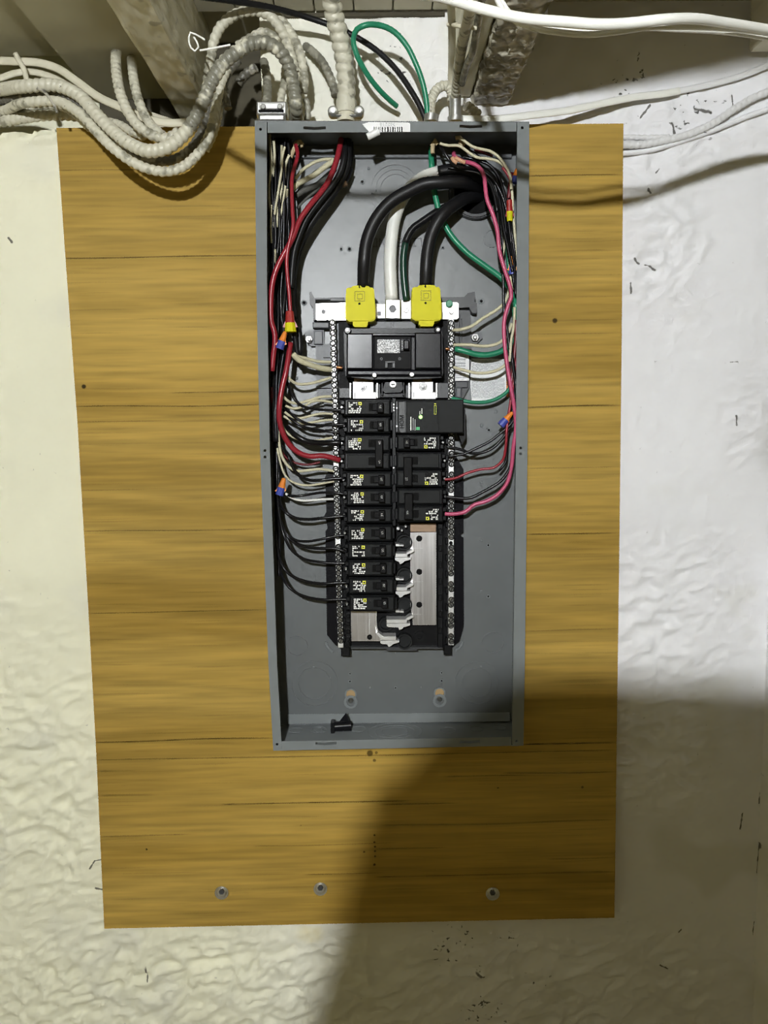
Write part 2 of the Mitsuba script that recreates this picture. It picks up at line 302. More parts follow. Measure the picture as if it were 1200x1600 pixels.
def frame(p, axis, up=(0, 0, 1)):           # 4x4 with z along axis
    z = np.asarray(axis, float); z /= np.linalg.norm(z); x = np.cross(up, z)
    x = x/np.linalg.norm(x) if np.linalg.norm(x) > 1e-3 else np.array([1.0, 0, 0]); M = np.eye(4)
    M[:3, 0], M[:3, 1], M[:3, 2], M[:3, 3] = x, np.cross(z, x), z, p
    return M

# ------------------------------------------------------------------ the room
def edge_z(x): return 0.036 + 0.010*(meshkit.fbm(np.stack([x*30, x*0, x*0], -1), 3, 5)-0.5)*2
def wall_mesh():
    xs = np.r_[np.linspace(-2.3, -0.72, 9), np.arange(-0.70, 0.701, 0.004), np.linspace(0.72, 2.3, 9)]
    zs = np.r_[np.linspace(-1.75, -1.46, 4), np.arange(-1.44, 0.2501, 0.004)]
    X, Z = np.meshgrid(xs, zs, indexing='ij')
    def P(sx, sz, o): return np.stack([X*sx, Z*sz, np.full_like(X, o)], -1)
    rough = np.zeros_like(X)
    for (x, y, rx, ry, a) in [(300, 1540, 420, 120, 1.0), (850, 1540, 420, 120, .9), (70, 1250, 110, 240, .8), (70, 1000, 90, 120, .35), (1050, 960, 130, 130, .8), (1020, 1180, 120, 110, .9), (1020, 380, 80, 110, 1.0), (1010, 215, 160, 70, .8), (60, 290, 60, 40, .4), (1180, 640, 60, 90, .5), (40, 210, 90, 14, 1.4), (560, 100, 160, 90, .6)]:
        c = at(x, y, YP); k = 0.00098
        g = np.exp(-(np.abs((X-c[0])/(rx*k))**3 + np.abs((Z-c[2])/(ry*k))**3)); rough = np.maximum(rough, a*g)
    n1 = meshkit.fbm(P(26, 44, 1.3)+meshkit.fbm(P(14, 14, 5.0), 2, 3)[..., None]*1.6, 4, 1)
    lumps = (1-np.abs(2*n1-1))**2.2
    n2 = meshkit.fbm(P(75, 95, 2.2), 3, 2)
    h = 0.0045*(meshkit.fbm(P(4, 4, 0.5), 3, 9)-0.5) + rough*(0.0125*(lumps-0.4)+0.006*(n2-0.5)) + 0.0011*(n2-0.5)
    # scar running down from the board's upper right edge
    a, b = at(985, 318, YP), at(1075, 385, YP); dirn = (b-a)[[0, 2]]; L = np.linalg.norm(dirn); dirn /= L
    u = (X-a[0])*dirn[0]+(Z-a[2])*dirn[1]; v = -(X-a[0])*dirn[1]+(Z-a[2])*dirn[0]
    h += 0.007*np.exp(-(v/0.018)**2)*np.clip(1-np.abs(u/L-0.4)/0.9, 0, 1)*(0.4+meshkit.fbm(P(60, 60, 4), 3, 4))
    under = np.zeros_like(X, bool); a, b = at(88, 200, 0), at(960, 1451, 0)
    under = (X > a[0]-.01) & (X < at(974, 193, 0)[0]+.01) & (Z < a[2]+.012) & (Z > b[2]-.012)
    h = np.where(under, np.minimum(h, 0.004), h)
    Y = -h
    recess = (X < -0.187-0.25*np.clip(0.12-Z, 0, 0.06)*0) & (Z > edge_z(X))
    Y = np.where(recess, 0.13, Y)
    Y = np.where((X > 0.585) & (Z < -0.6), Y-0.10*np.clip((X-0.585)/0.02, 0, 1), Y)     # a pilaster at the lower right
    n = len(zs); i, j = np.meshgrid(np.arange(len(xs)-1), np.arange(n-1), indexing='ij')
    q = np.stack([i*n+j, (i+1)*n+j, (i+1)*n+j+1, i*n+j+1], -1).reshape(-1, 4)
    return trimesh.Trimesh(np.stack([X, Y, Z], -1).reshape(-1, 3), np.vstack([q[:, [0, 1, 2]], q[:, [0, 2, 3]]]), process=False)
add('wall_back', wall_mesh(), 'wall_paint', kind='structure', smooth=50)
add('floor', box(-2.3, 2.3, -5.0, 0.25, -1.85, -1.75), 'floor_concrete', kind='structure')
add('ceiling', box(-2.3, 2.3, -5.0, 0.25, 0.205, 0.26), 'subfloor', kind='structure')
add('wall_left', box(-2.4, -2.3, -5.0, 0.25, -1.95, 0.26), 'wall_far', kind='structure')
add('wall_right', box(2.3, 2.4, -5.0, 0.25, -1.95, 0.26), 'wall_far', kind='structure')
add('wall_front', box(-2.4, 2.4, -5.1, -5.0, -1.95, 0.26), 'wall_far', kind='structure')

def joist(x0, x1, z0, m, label, group=None, y1=0.0, amp=0.003, off=1):
    ys = np.r_[np.linspace(-2.6, -0.62, 30), np.arange(-0.6, y1-0.002, 0.005), y1]; ny = len(ys)
    ring_ = [(x0, 0.207)]+[(x0, z) for z in np.linspace(z0+0.06, z0+0.004, 8)]+[(x, z0) for x in np.linspace(x0+0.003, x1-0.003, 9)]+[(x1, z) for z in np.linspace(z0+0.004, z0+0.06, 8)]+[(x1, 0.207)]
    V = np.array([[(x, y, z) for x, z in ring_] for y in ys]); k = len(ring_)
    V = V+(meshkit.fbm(V*([120, 110, 120] if amp > .004 else [90, 30, 90]), 2, off)[..., None]-0.5)*[amp, 0, amp]
    i, j = np.meshgrid(np.arange(ny-1), np.arange(k), indexing='ij')
    q = np.stack([i*k+j, (i+1)*k+j, (i+1)*k+(j+1) % k, i*k+(j+1) % k], -1).reshape(-1, 4)
    F = np.vstack([q[:, [0, 1, 2]], q[:, [0, 2, 3]]])
    caps = [[(ny-1)*k, (ny-1)*k+j, (ny-1)*k+j+1] for j in range(1, k-1)]+[[0, j+1, j] for j in range(1, k-1)]
    return add('ceiling_joist', trimesh.Trimesh(V.reshape(-1, 3), np.vstack([F, caps]), process=False), m, label, 'joist', smooth=35)
joist(-0.322, -0.270, 0.078, 'joist_paint', 'painted wooden ceiling joist above the looping armored cables, left of the grey box', y1=0.110)
joist(0.121, 0.176, 0.064, 'joist_rough', 'rough crusty ceiling joist above the right corner of the grey box', amp=0.013, off=2, y1=-0.004)
joist(0.517, 0.590, 0.126, 'joist_paint', 'painted ceiling joist in the far upper right corner', off=3, y1=-0.02)
# painted boards and pipe on the left cheek of the rough joist
add('painted_board', box(0.100, 0.119, -1.0, -0.006, 0.074, 0.203, 0.002), 'joist_paint', 'pale painted board nailed along the left side of the rough joist', 'board')
add('painted_board', box(0.0875, 0.0985, -0.9, -0.008, 0.10, 0.203, 0.002), 'joist_paint', 'narrow pale painted strip beside the board along the rough joist', 'board')
# smooth panels closing the left bay
add('ceiling_panel', box(-0.4585, -0.325, -2.4, 0.110, 0.121, 0.131), 'soffit', 'smooth olive ceiling panel between the left joist and its neighbour panel', 'panel')
add('ceiling_panel', box(-1.4, -0.4605, -2.4, 0.0, 0.1385, 0.148), 'soffit', 'smooth olive ceiling panel in the upper left corner of the room', 'panel')
add('ceiling_panel', box(0.180, 0.515, -2.2, -0.05, 0.188, 0.198), 'soffit', 'pale ceiling panel between the rough joist and the far right joist', 'panel')
nb = thing('subfloor_board', 'grooved pale subfloor board above the middle of the wall', 'board')
for k in range(7): add('plank', box(-0.27+k*0.0557, -0.27+(k+1)*0.0557-0.002, -0.9, -0.012, 0.190, 0.2035, 0.0012), 'subfloor', parent=nb)

add('shade_board', box(-0.455, -0.186, 0.112, 0.126, 0.02, 0.2035), 'shade_wood', 'dark board standing in for the shade behind the looping armored cables', 'board')  # added dark sheet, paints the recess shade
add('gap_shade_strip', box(-0.175, 0.082, -0.008, 0.02, 0.1845, 0.1895), 'shade_wood', 'thin dark strip standing in for the shaded gap between the painted wall and the grooved board above it', 'strip')  # added strip, its dark colour paints the shade of an open gap
# the bulb that lights the place
lampk = thing('ceiling_lamp', 'bare bulb in a porcelain holder under the ceiling', 'lamp')
bx_, by_, bz_ = BULB
add('canopy', moved(lathe([(0, 0), (0.055, 0), (0.05, -0.02), (0.028, -0.035), (0.028, -0.06), (0, -0.06)]), frame((bx_, by_, 0.205), (0, 0, 1))), 'porcelain', parent=lampk, smooth=30)
add('stem', moved(lathe([(0, 0), (0.006, 0), (0.006, -0.075), (0, -0.075)], 10), frame((bx_, by_, 0.146), (0, 0, 1))), 'zinc', parent=lampk)
add('socket', moved(lathe([(0, 0), (0.016, 0), (0.017, -0.034), (0, -0.034)], 16), frame((bx_, by_, 0.072), (0, 0, 1))), 'porcelain', parent=lampk, smooth=30)
bulb_mesh = trimesh.creation.icosphere(subdivisions=3, radius=BULB_R); bulb_mesh.apply_translation(BULB)
kb = add('bulb', bulb_mesh, None, parent=lampk, smooth=True)
scene[kb]['emitter'] = {'type': 'area', 'radiance': rgb(*BULB_W)}

# ------------------------------------------------------------------ plywood board and its bolts
pw = thing('plywood_board', 'large honey coloured plywood board fixed to the painted wall', 'plywood board')
PLYQ = [(88, 200), (974, 193), (960, 1434), (163, 1451)]
add('panel', extr(wpoly([(88, 200), (974, 193), (971.5, 520), (968, 830), (964, 1130), (960, 1434), (163, 1451), (150, 1170), (138.5, 960), (121, 660), (103.5, 420)], 0), -0.018, 0), 'plywood', parent=pw)
def lag_bolt(x, y, label):
    t = thing('lag_bolt', label, 'bolt', 'washer bolts along the bottom of the board')
    add('washer', [disc(x, y, 11.5, 0.0002, 0.0022, 24, 0.0008), disc(x, y-0.3, 9.0, 0.0022, 0.0045, 24, 0.0022)], 'zinc', parent=t, smooth=30)
    add('head', [disc(x, y-1.5, 4.6, 0.0045, 0.0085, 6, 0.0006)], 'mid_plastic', parent=t)
lag_bolt(346, 1396, 'round washer bolt at lower left of the plywood, leftmost of three')
lag_bolt(500.5, 1390, 'round washer bolt in the bottom of the plywood, the middle one of three')
lag_bolt(770, 1397.5, 'round washer bolt at lower right of the plywood, in the shadow')

# ------------------------------------------------------------------ the panel enclosure
bxk = thing('panel_enclosure', 'tall open grey steel electrical box mounted on the plywood board', 'electrical box')
DB, DF = 0.002, 0.095
LO = [(398, 188.5), (400.5, 440), (406, 700), (419.5, 1040), (427, 1173)]          # outer left edge, front
LI = [(417, 188.5), (417.2, 440), (421.5, 700), (433, 1040), (440.5, 1172.5)]
RO = [(827, 190), (826, 440), (824.3, 700), (820, 1040), (818, 1165)]
RI = [(808, 190), (807.3, 440), (806.3, 700), (802, 1040), (800, 1166)]
def side_strip(line, d0, d1, th, sgn):
    P = [at(x, y, d1) for x, y in line]; out = []
    for a, b in zip(P[:-1], P[1:]):
        out.append(hull([(p[0]+s*th*sgn, YP-d, p[2]) for p in (a, b) for s in (0, 1) for d in (d0, d1)]))
    return join(out)
Wc = [at(*q, DF)[[0, 2]] for q in LO+RO[::-1]]
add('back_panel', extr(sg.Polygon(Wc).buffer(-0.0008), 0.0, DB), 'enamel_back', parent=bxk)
add('side_wall', side_strip(LO, 0.0, DF, 0.0014, 1), 'enamel', parent=bxk)
add('side_wall', side_strip(RO, 0.0, DF, 0.0014, -1), 'enamel', parent=bxk)
tl, tr, bl, br = at(398, 188.5, DF), at(827, 190, DF), at(427, 1173, DF), at(818, 1165, DF)
def hwall(a, b, th): return hull([(p[0], YP-d, p[2]+s*th) for p in (a, b) for s in (0, 1) for d in (0, DF)])
add('top_wall', hwall(tl, tr, -0.0014), 'enamel_back', parent=bxk)  # same grey as the sides, but darker enamel paints shade on its underside
add('bottom_wall', hwall(bl, br, 0.0014), 'enamel', parent=bxk)
def hole(poly, x, y, r, d):
    p = wpt(x, y, d); return poly.difference(sg.Point(p).buffer(r*0.00089))
def slot(poly, x0, y0, x1, y1, d):
    return poly.difference(sg.LineString([wpt(x0, y0, d), wpt((x0+x1)/2, (y0+y1)/2+1.3, d), wpt(x1, y1, d)]).buffer(0.0018, cap_style=2))
fl = wpoly(LO+LI[::-1], DF)
for q in [(407, 202), (414, 704), (414, 714), (433, 1163)]: fl = hole(fl, *q, 2.1, DF)
add('front_flange', extr(fl, DF-0.0014, DF), 'enamel', parent=bxk)
fr = wpoly(RI+RO[::-1], DF)
for q in [(816, 199.5), (813.5, 700), (813.5, 709), (807, 1158)]: fr = hole(fr, *q, 2.1, DF)
add('front_flange', extr(fr, DF-0.0014, DF), 'enamel', parent=bxk)
ft = wpoly([(418, 189), (807, 190.3), (807, 205.5), (418, 207.5)], DF)
ft = slot(slot(ft, 474, 199.5, 509, 199.5, DF), 718, 197, 753, 197, DF)
add('front_flange', extr(ft, DF-0.0014, DF), 'enamel', parent=bxk)
fb = wpoly([(440, 1158.5), (799, 1151.5), (799, 1165.3), (440.5, 1172.5)], DF)
fb = slot(slot(fb, 493, 1161.5, 526, 1161, DF), 718, 1159, 750, 1158, DF)
add('front_flange', extr(fb, DF-0.0014, DF), 'enamel', parent=bxk)
# return lips behind the flanges' holes, the folded ledge at the back's top and bottom
add('back_ledge', hull([at(x, y, d) for x, y in ((449, 1116), (796, 1113)) for d in (0.002,)]+[at(450, 1131, 0.010), at(797, 1127, 0.010), at(450, 1131, 0.002), at(797, 1127, 0.002)]), 'enamel', parent=bxk)
add('back_ledge', [pbox(425, 226, 800, 246.5, 0.002, 0.009, 0.001)], 'enamel_shaded', parent=bxk)  # upper ledge: shade painted in with darker enamel than the lower one
add('hanger_tab', pbox(485, 234.5, 521, 241.5, 0.009, 0.0115), 'enamel', parent=bxk)
add('hanger_tab', pbox(690, 243, 720, 249, 0.009, 0.0115), 'enamel', parent=bxk)
# knockouts: raised thin rings in the back
def knock(x, y, radii, sx=1.0):
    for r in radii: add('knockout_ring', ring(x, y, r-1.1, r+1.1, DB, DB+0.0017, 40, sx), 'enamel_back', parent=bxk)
knock(618, 297, (38, 31, 24)); knock(769, 372, (12.5,)); knock(464, 1010, (16,)); knock(491, 1069, (37, 26)); knock(771, 1005, (17,)); knock(746, 1068, (35, 24))
for (x, y, r) in [(576, 263, 2.2), (621, 257, 1.8), (588, 297, 1.5), (582, 302, 1.5), (467, 765, 2.2), (477.6, 770, 2), (469, 857, 2), (480, 861, 2), (471, 935, 2), (481, 940, 2), (463, 591, 3), (465, 675, 2), (475.6, 682, 2), (775, 643, 2.8), (752.6, 665, 2.8), (752, 754, 2.2), (752, 845, 2), (752, 924, 2), (578.6, 1075, 1.8), (658, 1074, 1.8), (490, 1043, 2), (515, 1060, 2), (752, 1042, 1.6), (618, 1020, 1.2)]:
    add('dimple', disc(x, y, r, DB, DB+0.0016, 10, 0.0009), 'enamel', parent=bxk, smooth=40)
def screw_hole(x, y, r):
    k = add('screw_hole', ring(x, y, r*0.55, r, DB, DB+0.0016, 14), 'enamel', parent=bxk)
    add('bore', disc(x, y, r*0.56, DB, DB+0.0004, 12), 'hole_black', parent=k)
for (x, y, r) in [(566, 284, 3.5), (533, 389, 2.6), (546, 389, 3.6), (475, 473, 4.2), (614, 389, 2.4), (692, 387, 2.6), (752, 470.6, 4), (764, 672, 3.2), (763, 762, 2.8), (763, 852, 2.8), (763, 932, 2.8), (546.7, 1065, 2.6), (546.7, 1053, 2.2), (618, 1075, 2.6), (690, 1051.5, 2.2), (690, 1064, 2.6)]:
    screw_hole(x, y, r)
for (x, y, nm) in [(548, 1085, 'left'), (687, 1083, 'right')]:
    k = add('mounting_boss', [ring(x, y, 7.2, 9.5, DB, DB+0.002, 24), ring(x, y+12, 7, 11, DB, DB+0.0012, 24)], 'enamel', parent=bxk)
    add('wood_behind_hole', disc(x, y, 7.3, DB, DB+0.0004, 20), 'ply_edge', parent=k)
    add('mounting_screw', disc(x, y+10.5, 4.3, DB, DB+0.005, 14, 0.0018), 'screw_metal', parent=k, smooth=35)
# oval knockouts in the bottom wall (seen from above)
def floor_ring(x, y, a, b):
    z = float(bl[2])+0.0016; v = RIGHT*(x-600)/FOC-UP*(y-800)/FOC+FWD; p = CAM+v*(z-CAM[2])/v[2]
    t = np.arange(37)*2*np.pi/36
    return sweep(np.stack([p[0]+a*np.cos(t), np.clip(p[1]+b*np.sin(t), YP-0.09, YP-0.004), np.full(37, z)], 1), 0.0006, 5)
for (x, y, a, b) in [(617, 1143, .041, .034), (617, 1143, .030, .025), (617, 1143, .020, .018), (497, 1140, .013, .013), (497, 1140, .008, .008), (560, 1139, .011, .011), (462, 1141, .010, .010), (700, 1141, .012, .012), (745, 1139, .010, .010), (780, 1137, .010, .010)]:
    add('knockout_ring', floor_ring(x, y, a, b), 'enamel', parent=bxk)
# opening for the mains and its bushing ring, in the back's upper right
k = add('cable_opening', disc(742, 296, 40, DB, DB+0.0006, 40), 'hole_black', parent=bxk)
add('bushing', [ring(744, 297, 35, 41, DB, 0.016, 40), ring(744, 299, 33, 37, 0.016, 0.02, 40)], 'mid_plastic', parent=k)
# "LINE END" stamped upside down
add('stamped_lettering', text3('LINE END', 619.5, 379, 12.5, DB, 180, 0.0009), 'mid_plastic', parent=bxk)
# stickers
st = add('barcode_sticker', extr(wpoly([(566, 194), (576, 190.8), (639, 191.6), (641, 194), (641, 206.3), (577, 206.6)], DF), DF, DF+0.0003), 'paper_white', parent=bxk, label='white barcode sticker with a curled corner')
x = 584
for w, g in [(1.3, 1.7), (1.2, 3.0), (.8, 1.6), (.8, 2.2), (1.9, 2.4), (1.6, 2.2), (2.8, 2.0), (1.5, 1.8), (2.4, 1.5), (1.2, 2.6), (1.6, 1.5), (1.5, 1.6), (2.2, 1)]:
    add('bar', pbox(x, 198.3, x+w, 206.1, DF+0.0003, DF+0.0005, 0), 'print_black', parent=st); x += w+g
add('lettering', text3('362218', 605.5, 194.8, 4.4, DF+0.0003, 180, 0.0002), 'print_grey', parent=st)
crl = sweep(path(np.array([at(574, 214, DF+.002), at(592, 205, DF+.003)]), 0.002), 0.0048, 10)
add('curled_corner', crl, 'paper_white', parent=st, smooth=40)
wl = add('warning_label', extr(wpoly([(735.5, 560), (790, 561), (791, 612), (781, 620), (765, 626), (737, 626), (735, 600)], DB), DB, DB+0.0005), 'paper_white', parent=bxk, label='white instruction label of tiny print')
rows = []
for (ya, yb) in [(562, 580), (589, 622)]:
    xx = 737.5
    while xx < 789:
        y = ya+random.random()*1.5
        while y < yb:
            l = random.uniform(2.5, 8); rows.append(pbox(xx, y, xx+1.25, min(y+l, yb), DB+0.0005, DB+0.0007, 0)); y += l+random.uniform(.8, 1.6)
        xx += 2.15
add('fine_print', rows, 'print_grey', parent=wl, kind='stuff')
add('orange_band', [pbox(791.5, 562+k*6.6, 794.5, 562+k*6.6+5.4, DB, DB+0.0007, 0) for k in range(9)], 'print_orange', parent=wl)
bcl = add('barcode_label', pbox(711, 551, 733, 595, 0.0125, 0.0131, 0), 'paper_white', parent=bxk, label='white barcode label on the grey plastic frame')
for y, h in [(557, 1.3), (560, 2.2), (563.5, 1), (566, 3.4), (570.5, 2.4), (575, 1), (580, 1.2), (583, 1.8), (586, .9), (589, 1.4)]:
    add('bar', pbox(711.5, y, 727.5, y+h, 0.0131, 0.0133, 0), 'print_grey', parent=bcl)

# ------------------------------------------------------------------ the bus assembly
bus = thing('bus_assembly', 'black and silver bus bar assembly in the middle of the grey box', 'bus assembly')
def part(key, mesh, m, parent=bus, **kw): return add(key, mesh, m, parent=parent, **kw)
part('base_tray', ppoly([(529, 500), (706, 498), (707, 610), (700, 640), (700, 1012), (652, 1012), (650, 1016.5), (605, 1017), (604, 1013), (548, 1014), (536, 1014), (530, 700)], 0.010, 0.022), 'black_matte')
part('side_wing', ppoly([(513, 736), (530, 736), (534, 1012), (524, 1008), (511, 992), (508.5, 830), (512, 826), (510, 815), (506.5, 806), (510, 800), (508, 745)], 0.006, 0.014), 'black_gloss')
part('side_wing', ppoly([(700, 712), (712, 712), (724, 733), (724, 832), (720, 834), (720, 838), (724, 840), (724.5, 978), (718, 1002), (706, 1012), (701, 1012)], 0.006, 0.014), 'black_gloss')
part('end_foot', pbox(533, 1010, 547, 1026, 0.008, 0.028, .0015), 'black_plastic'); part('end_foot', pbox(694, 1008, 706, 1024, 0.008, 0.028, .0015), 'black_plastic')
part('tray_rim', [pbox(548, 1011, 692, 1014.5, 0.022, 0.032, .0008), pbox(604, 1013, 652, 1017.5, 0.022, 0.030, .0008)], 'mid_plastic')
part('side_ear', wmesh('509,1003 512,1011 520,1019', .005, 2.2), 'enamel'); part('side_ear', wmesh('723,1002 720,1010 712,1016', .005, 2.2), 'enamel')
# grey plastic frames beside the upper bars
part('insulator_frame', [ppoly([(493, 541), (519, 536), (520, 606), (494, 606)], 0.004, 0.011), ppoly([(495, 608), (521, 607), (522, 700), (514, 700), (509, 690), (507, 660), (506, 625), (495, 622)], 0.004, 0.009), pbox(525, 505, 533, 610, 0.004, 0.016)], 'grey_plastic')
part('insulator_frame', [ppoly([(708, 484), (735, 485), (737, 549), (733, 606), (724, 622), (708, 622)], 0.004, 0.011), pbox(717, 492, 719, 548, 0.011, 0.0135), pbox(709, 498, 722, 545, 0.011, 0.0125), pbox(711, 596, 731, 606, 0.011, 0.0145, .001)], 'mid_plastic')
part('clear_clip', pbox(712, 605, 721.5, 622, 0.010, 0.017, 0.002), 'grey_plastic')
# brackets
part('left_bracket', [pbox(491, 465.5, 538, 468.5, 0.012, 0.022), pbox(516, 465, 538, 470.5, 0.012, 0.024), ppoly([(483.5, 457), (486, 455.5), (493, 469), (493, 500), (490, 501), (489, 480), (484, 474)], 0.008, 0.026), pbox(488.5, 503.5, 514, 512.5, 0.010, 0.024, .001)], 'mid_plastic')
part('right_bracket', [ppoly([(690, 464.5), (725, 464), (731, 458), (742, 455.5), (743, 466), (741, 471), (745, 474), (744.5, 489.5), (738, 489), (733, 480), (717, 481), (690, 470)], 0.006, 0.022)], 'mid_plastic')
ear = part('mounting_ear', [ppoly([(475.5, 521), (482, 515.5), (506, 515.5), (506.5, 540), (486, 541), (472.5, 526)], 0.004, 0.012), pbox(490.5, 517, 504, 538, 0.012, 0.017, .001)], 'grey_plastic')
part('hex_nut', disc(482.5, 530, 6.2, 0.012, 0.019, 6, .0008), 'nut_metal', parent=ear); part('stud', disc(483, 530, 2.8, 0.019, 0.026, 12, .0008), 'nut_metal', parent=ear)
ear = part('mounting_ear', [ppoly([(736, 519), (750, 518.5), (754, 524), (754, 528), (745, 537), (735, 536)], 0.004, 0.010)], 'grey_plastic')
part('hex_nut', disc(742.5, 527, 6.6, 0.010, 0.017, 6, .0008), 'nut_metal', parent=ear); part('stud', disc(742.5, 527, 2.9, 0.017, 0.024, 12, .0008), 'nut_metal', parent=ear)
# neutral cross strap with its lugs
cs = part('cross_strap', ppoly([(493.5, 474), (541, 472.5), (541, 500.5), (514.5, 501), (511, 499), (508.5, 501), (495, 501), (493, 498)], 0.024, 0.030), 'tin_white')
part('cross_strap', pbox(586, 474, 603, 498, 0.024, 0.030, .001), 'tin_white'); part('cross_strap', pbox(626.5, 468.5, 644, 498.5, 0.024, 0.031, .001), 'tin_white'); part('cross_strap', ppoly([(689, 472.5), (714, 472), (716.5, 474), (717, 496), (714, 499), (690, 499)], 0.024, 0.030), 'tin_white')
part('strap_hole', disc(505.5, 487, 3.2, 0.030, 0.0306, 14), 'mid_plastic', parent=cs); part('strap_hole', disc(520.5, 489.5, 3.4, 0.030, 0.0306, 14), 'zinc', parent=cs); part('strap_screw', disc(634.5, 484, 4.6, 0.031, 0.0335, 16, .0008), 'tin_white', parent=cs, smooth=30)
part('strap_slot', qbox([(632, 486.2), (636.4, 480.6), (637.2, 481.4), (632.8, 487)], 0.0335, 0.0337, 0), 'mid_plastic', parent=cs)
part('strap_screw', [disc(705.5, 487.5, 3.8, 0.030, 0.033, 6, .0006), disc(705.5, 487.5, 1.7, 0.033, 0.0345, 10)], 'zinc', parent=cs)
part('strap_notch', pbox(590, 487, 595, 493, 0.030, 0.0306, 0), 'mid_plastic', parent=cs)
part('green_screw', [disc(702, 474, 5.4, 0.030, 0.036, 14, .001), qbox([(698, 473), (705.5, 470.5), (706, 472), (698.5, 474.5)], .036, .0368, 0)], 'wire_green', parent=cs)
lug = part('neutral_lug', pbox(602, 467.5, 626, 498.5, 0.026, 0.046, .0012), 'aluminium')
part('lug_screw', [ring(613.5, 483, 5.6, 9.4, 0.046, 0.0485, 26)], 'nut_metal', parent=lug, smooth=30); part('hex_socket', disc(613.5, 483, 5.8, 0.0455, 0.0463, 6), 'mid_plastic', parent=lug)
nbk = part('neutral_block', [pbox(578, 502, 650, 514.5, 0.022, 0.040, .001), pbox(576, 512.5, 652, 515.5, 0.022, 0.043, .001)], 'grey_plastic')
part('lettering', text3('N', 613, 507.5, 6.5, 0.040, 0, 0.0006, True), 'mid_plastic', parent=nbk)
# neutral bars: every terminal screw a part
def nbar(line, ys, y0, y1, gaps):
    def X(y): return float(np.interp(y, [p[0] for p in line], [p[1] for p in line]))
    cuts = np.linspace(y0, y1, 9)
    segs = [qbox([(X(a)-4.4, a), (X(a)+4.4, a), (X(b)+4.4, b+.4), (X(b)-4.4, b+.4)], 0.026, 0.036, .0006) for a, b in zip(cuts[:-1], cuts[1:])]
    nb_ = part('neutral_bar', segs, 'bar_metal')
    y = y0+6; k = 0; wells = []
    while y < y1-4:
        if not any(a < y < b for a, b in gaps):
            p = at(X(y)+(0.5 if k % 2 else -0.5), y, 0.036); ang = rng.uniform(0, 180)
            c_ = p[[0, 2]]; wells.append(extr(sg.Point(c_).buffer(0.0044, 6).difference(sg.Point(c_).buffer(0.0033, 6)), 0.036, 0.0363))
            wells.append(moved(trimesh.creation.box((0.0054, 0.0004, 0.0011)), np.array(T().translate((p-[0, SCREW_H[k % 3], 0]).tolist()).rotate([0, 1, 0], float(ang)).matrix, float)))
            put('terminal_screw', SCREW[k % 3], T().translate(p.tolist()).rotate([0, 1, 0], float(ang)), parent=nb_)
        y += 8.15; k += 1
    part('screw_well', wells, 'black_matte', parent=nb_, kind='stuff')
    return nb_
def screw_ply(h):
    r = 0.0034; a = np.arange(12)*2*np.pi/12
    o = [(r*math.cos(t), r*math.sin(t)) for t in a]
    return hull([(q*r*math.cos(t), y, q*r*math.sin(t)) for t in a for q, y in ((1, 0.0), (1, -h*.5), (.72, -h))])
SCREW_H = (0.0016, 0.0022, 0.0012)
SCREW = [mikit.ply(screw_ply(h), 'screw_metal') for h in SCREW_H]
nbar([(497, 519.5), (560, 521.3), (620, 523.4), (700, 524.6), (780, 526.3), (860, 528.3), (940, 530.3), (1012, 532.5)], None, 498, 1012, [(722, 727), (806, 812), (846, 850)])
nbar([(498, 705), (1008, 705)], None, 499, 1008, [(588, 592), (700, 706), (726, 736), (768, 776), (846, 852), (880, 888), (898, 908), (925, 933), (950, 958), (980, 987)])
part('bar_terminal_hole', disc(704.5, 690.5, 3, .036, .0364, 12), 'hole_black'); part('bar_terminal_hole', disc(704.5, 848.5, 2.8, .036, .0364, 12), 'hole_black')
# connecting straps under the main breaker
for (x0, x1, bx, by) in [(551, 584, 566, 604), (643, 677, 661, 603.5)]:
    s = part('line_strap', [pbox(x0, 596, x1, 624, 0.030, 0.040, .001), pbox(x0+3, 612.5, x1+4, 624, 0.030, 0.043, .001)], 'tin_white')
    part('strap_bolt', [disc(bx, by, 6.6, .040, .0425, 20, .0006), disc(bx, by, 4.6, .0425, .0465, 6, .0005), disc(bx, by, 2.6, .0465, .05, 10, .0006)], 'nut_metal', parent=s)
    part('strap_top', pbox(x0+2, 586, x1-2, 597, 0.028, 0.034, .0006), 'brown_bar', parent=s)
    for fx in (x0-5, x1+4): part('strap_fin', pbox(fx, 598, fx+2.7, 622, .026, .046, .0005), 'tin_white', parent=s)
cp = part('centre_post', [ppoly([(597, 610), (602, 597), (628, 597), (630, 608), (626, 613), (602, 614)], .03, .046), pbox(594, 614, 634, 621, .026, .038), pbox(596, 598, 598.5, 618, .03, .046), pbox(629.5, 597, 632, 618, .03, .046)], 'black_plastic')
part('post_screw', [disc(614, 600.5, 5.6, .046, .050, 18, .001)], 'tin_white', parent=cp, smooth=30); part('screw_slot', [pbox(610.5, 600, 617.5, 601.2, .05, .0503, 0), pbox(613.4, 597.2, 614.6, 604, .05, .0503, 0)], 'print_black', parent=cp)
for q in ((530, 606, 549, 622), (680, 598, 702, 622), (634, 602, 645, 622), (586, 600, 594, 622)): part('stab_spacer', pbox(*q, .02, .035), 'mid_plastic')
part('centre_spine', pbox(613, 622, 618.5, 822, 0.022, 0.050, .0006), 'black_plastic')
part('spine_pin', [disc(615, y, 1.4, .05, .051, 8) for y in (632, 637, 641, 731)], 'tin_white')
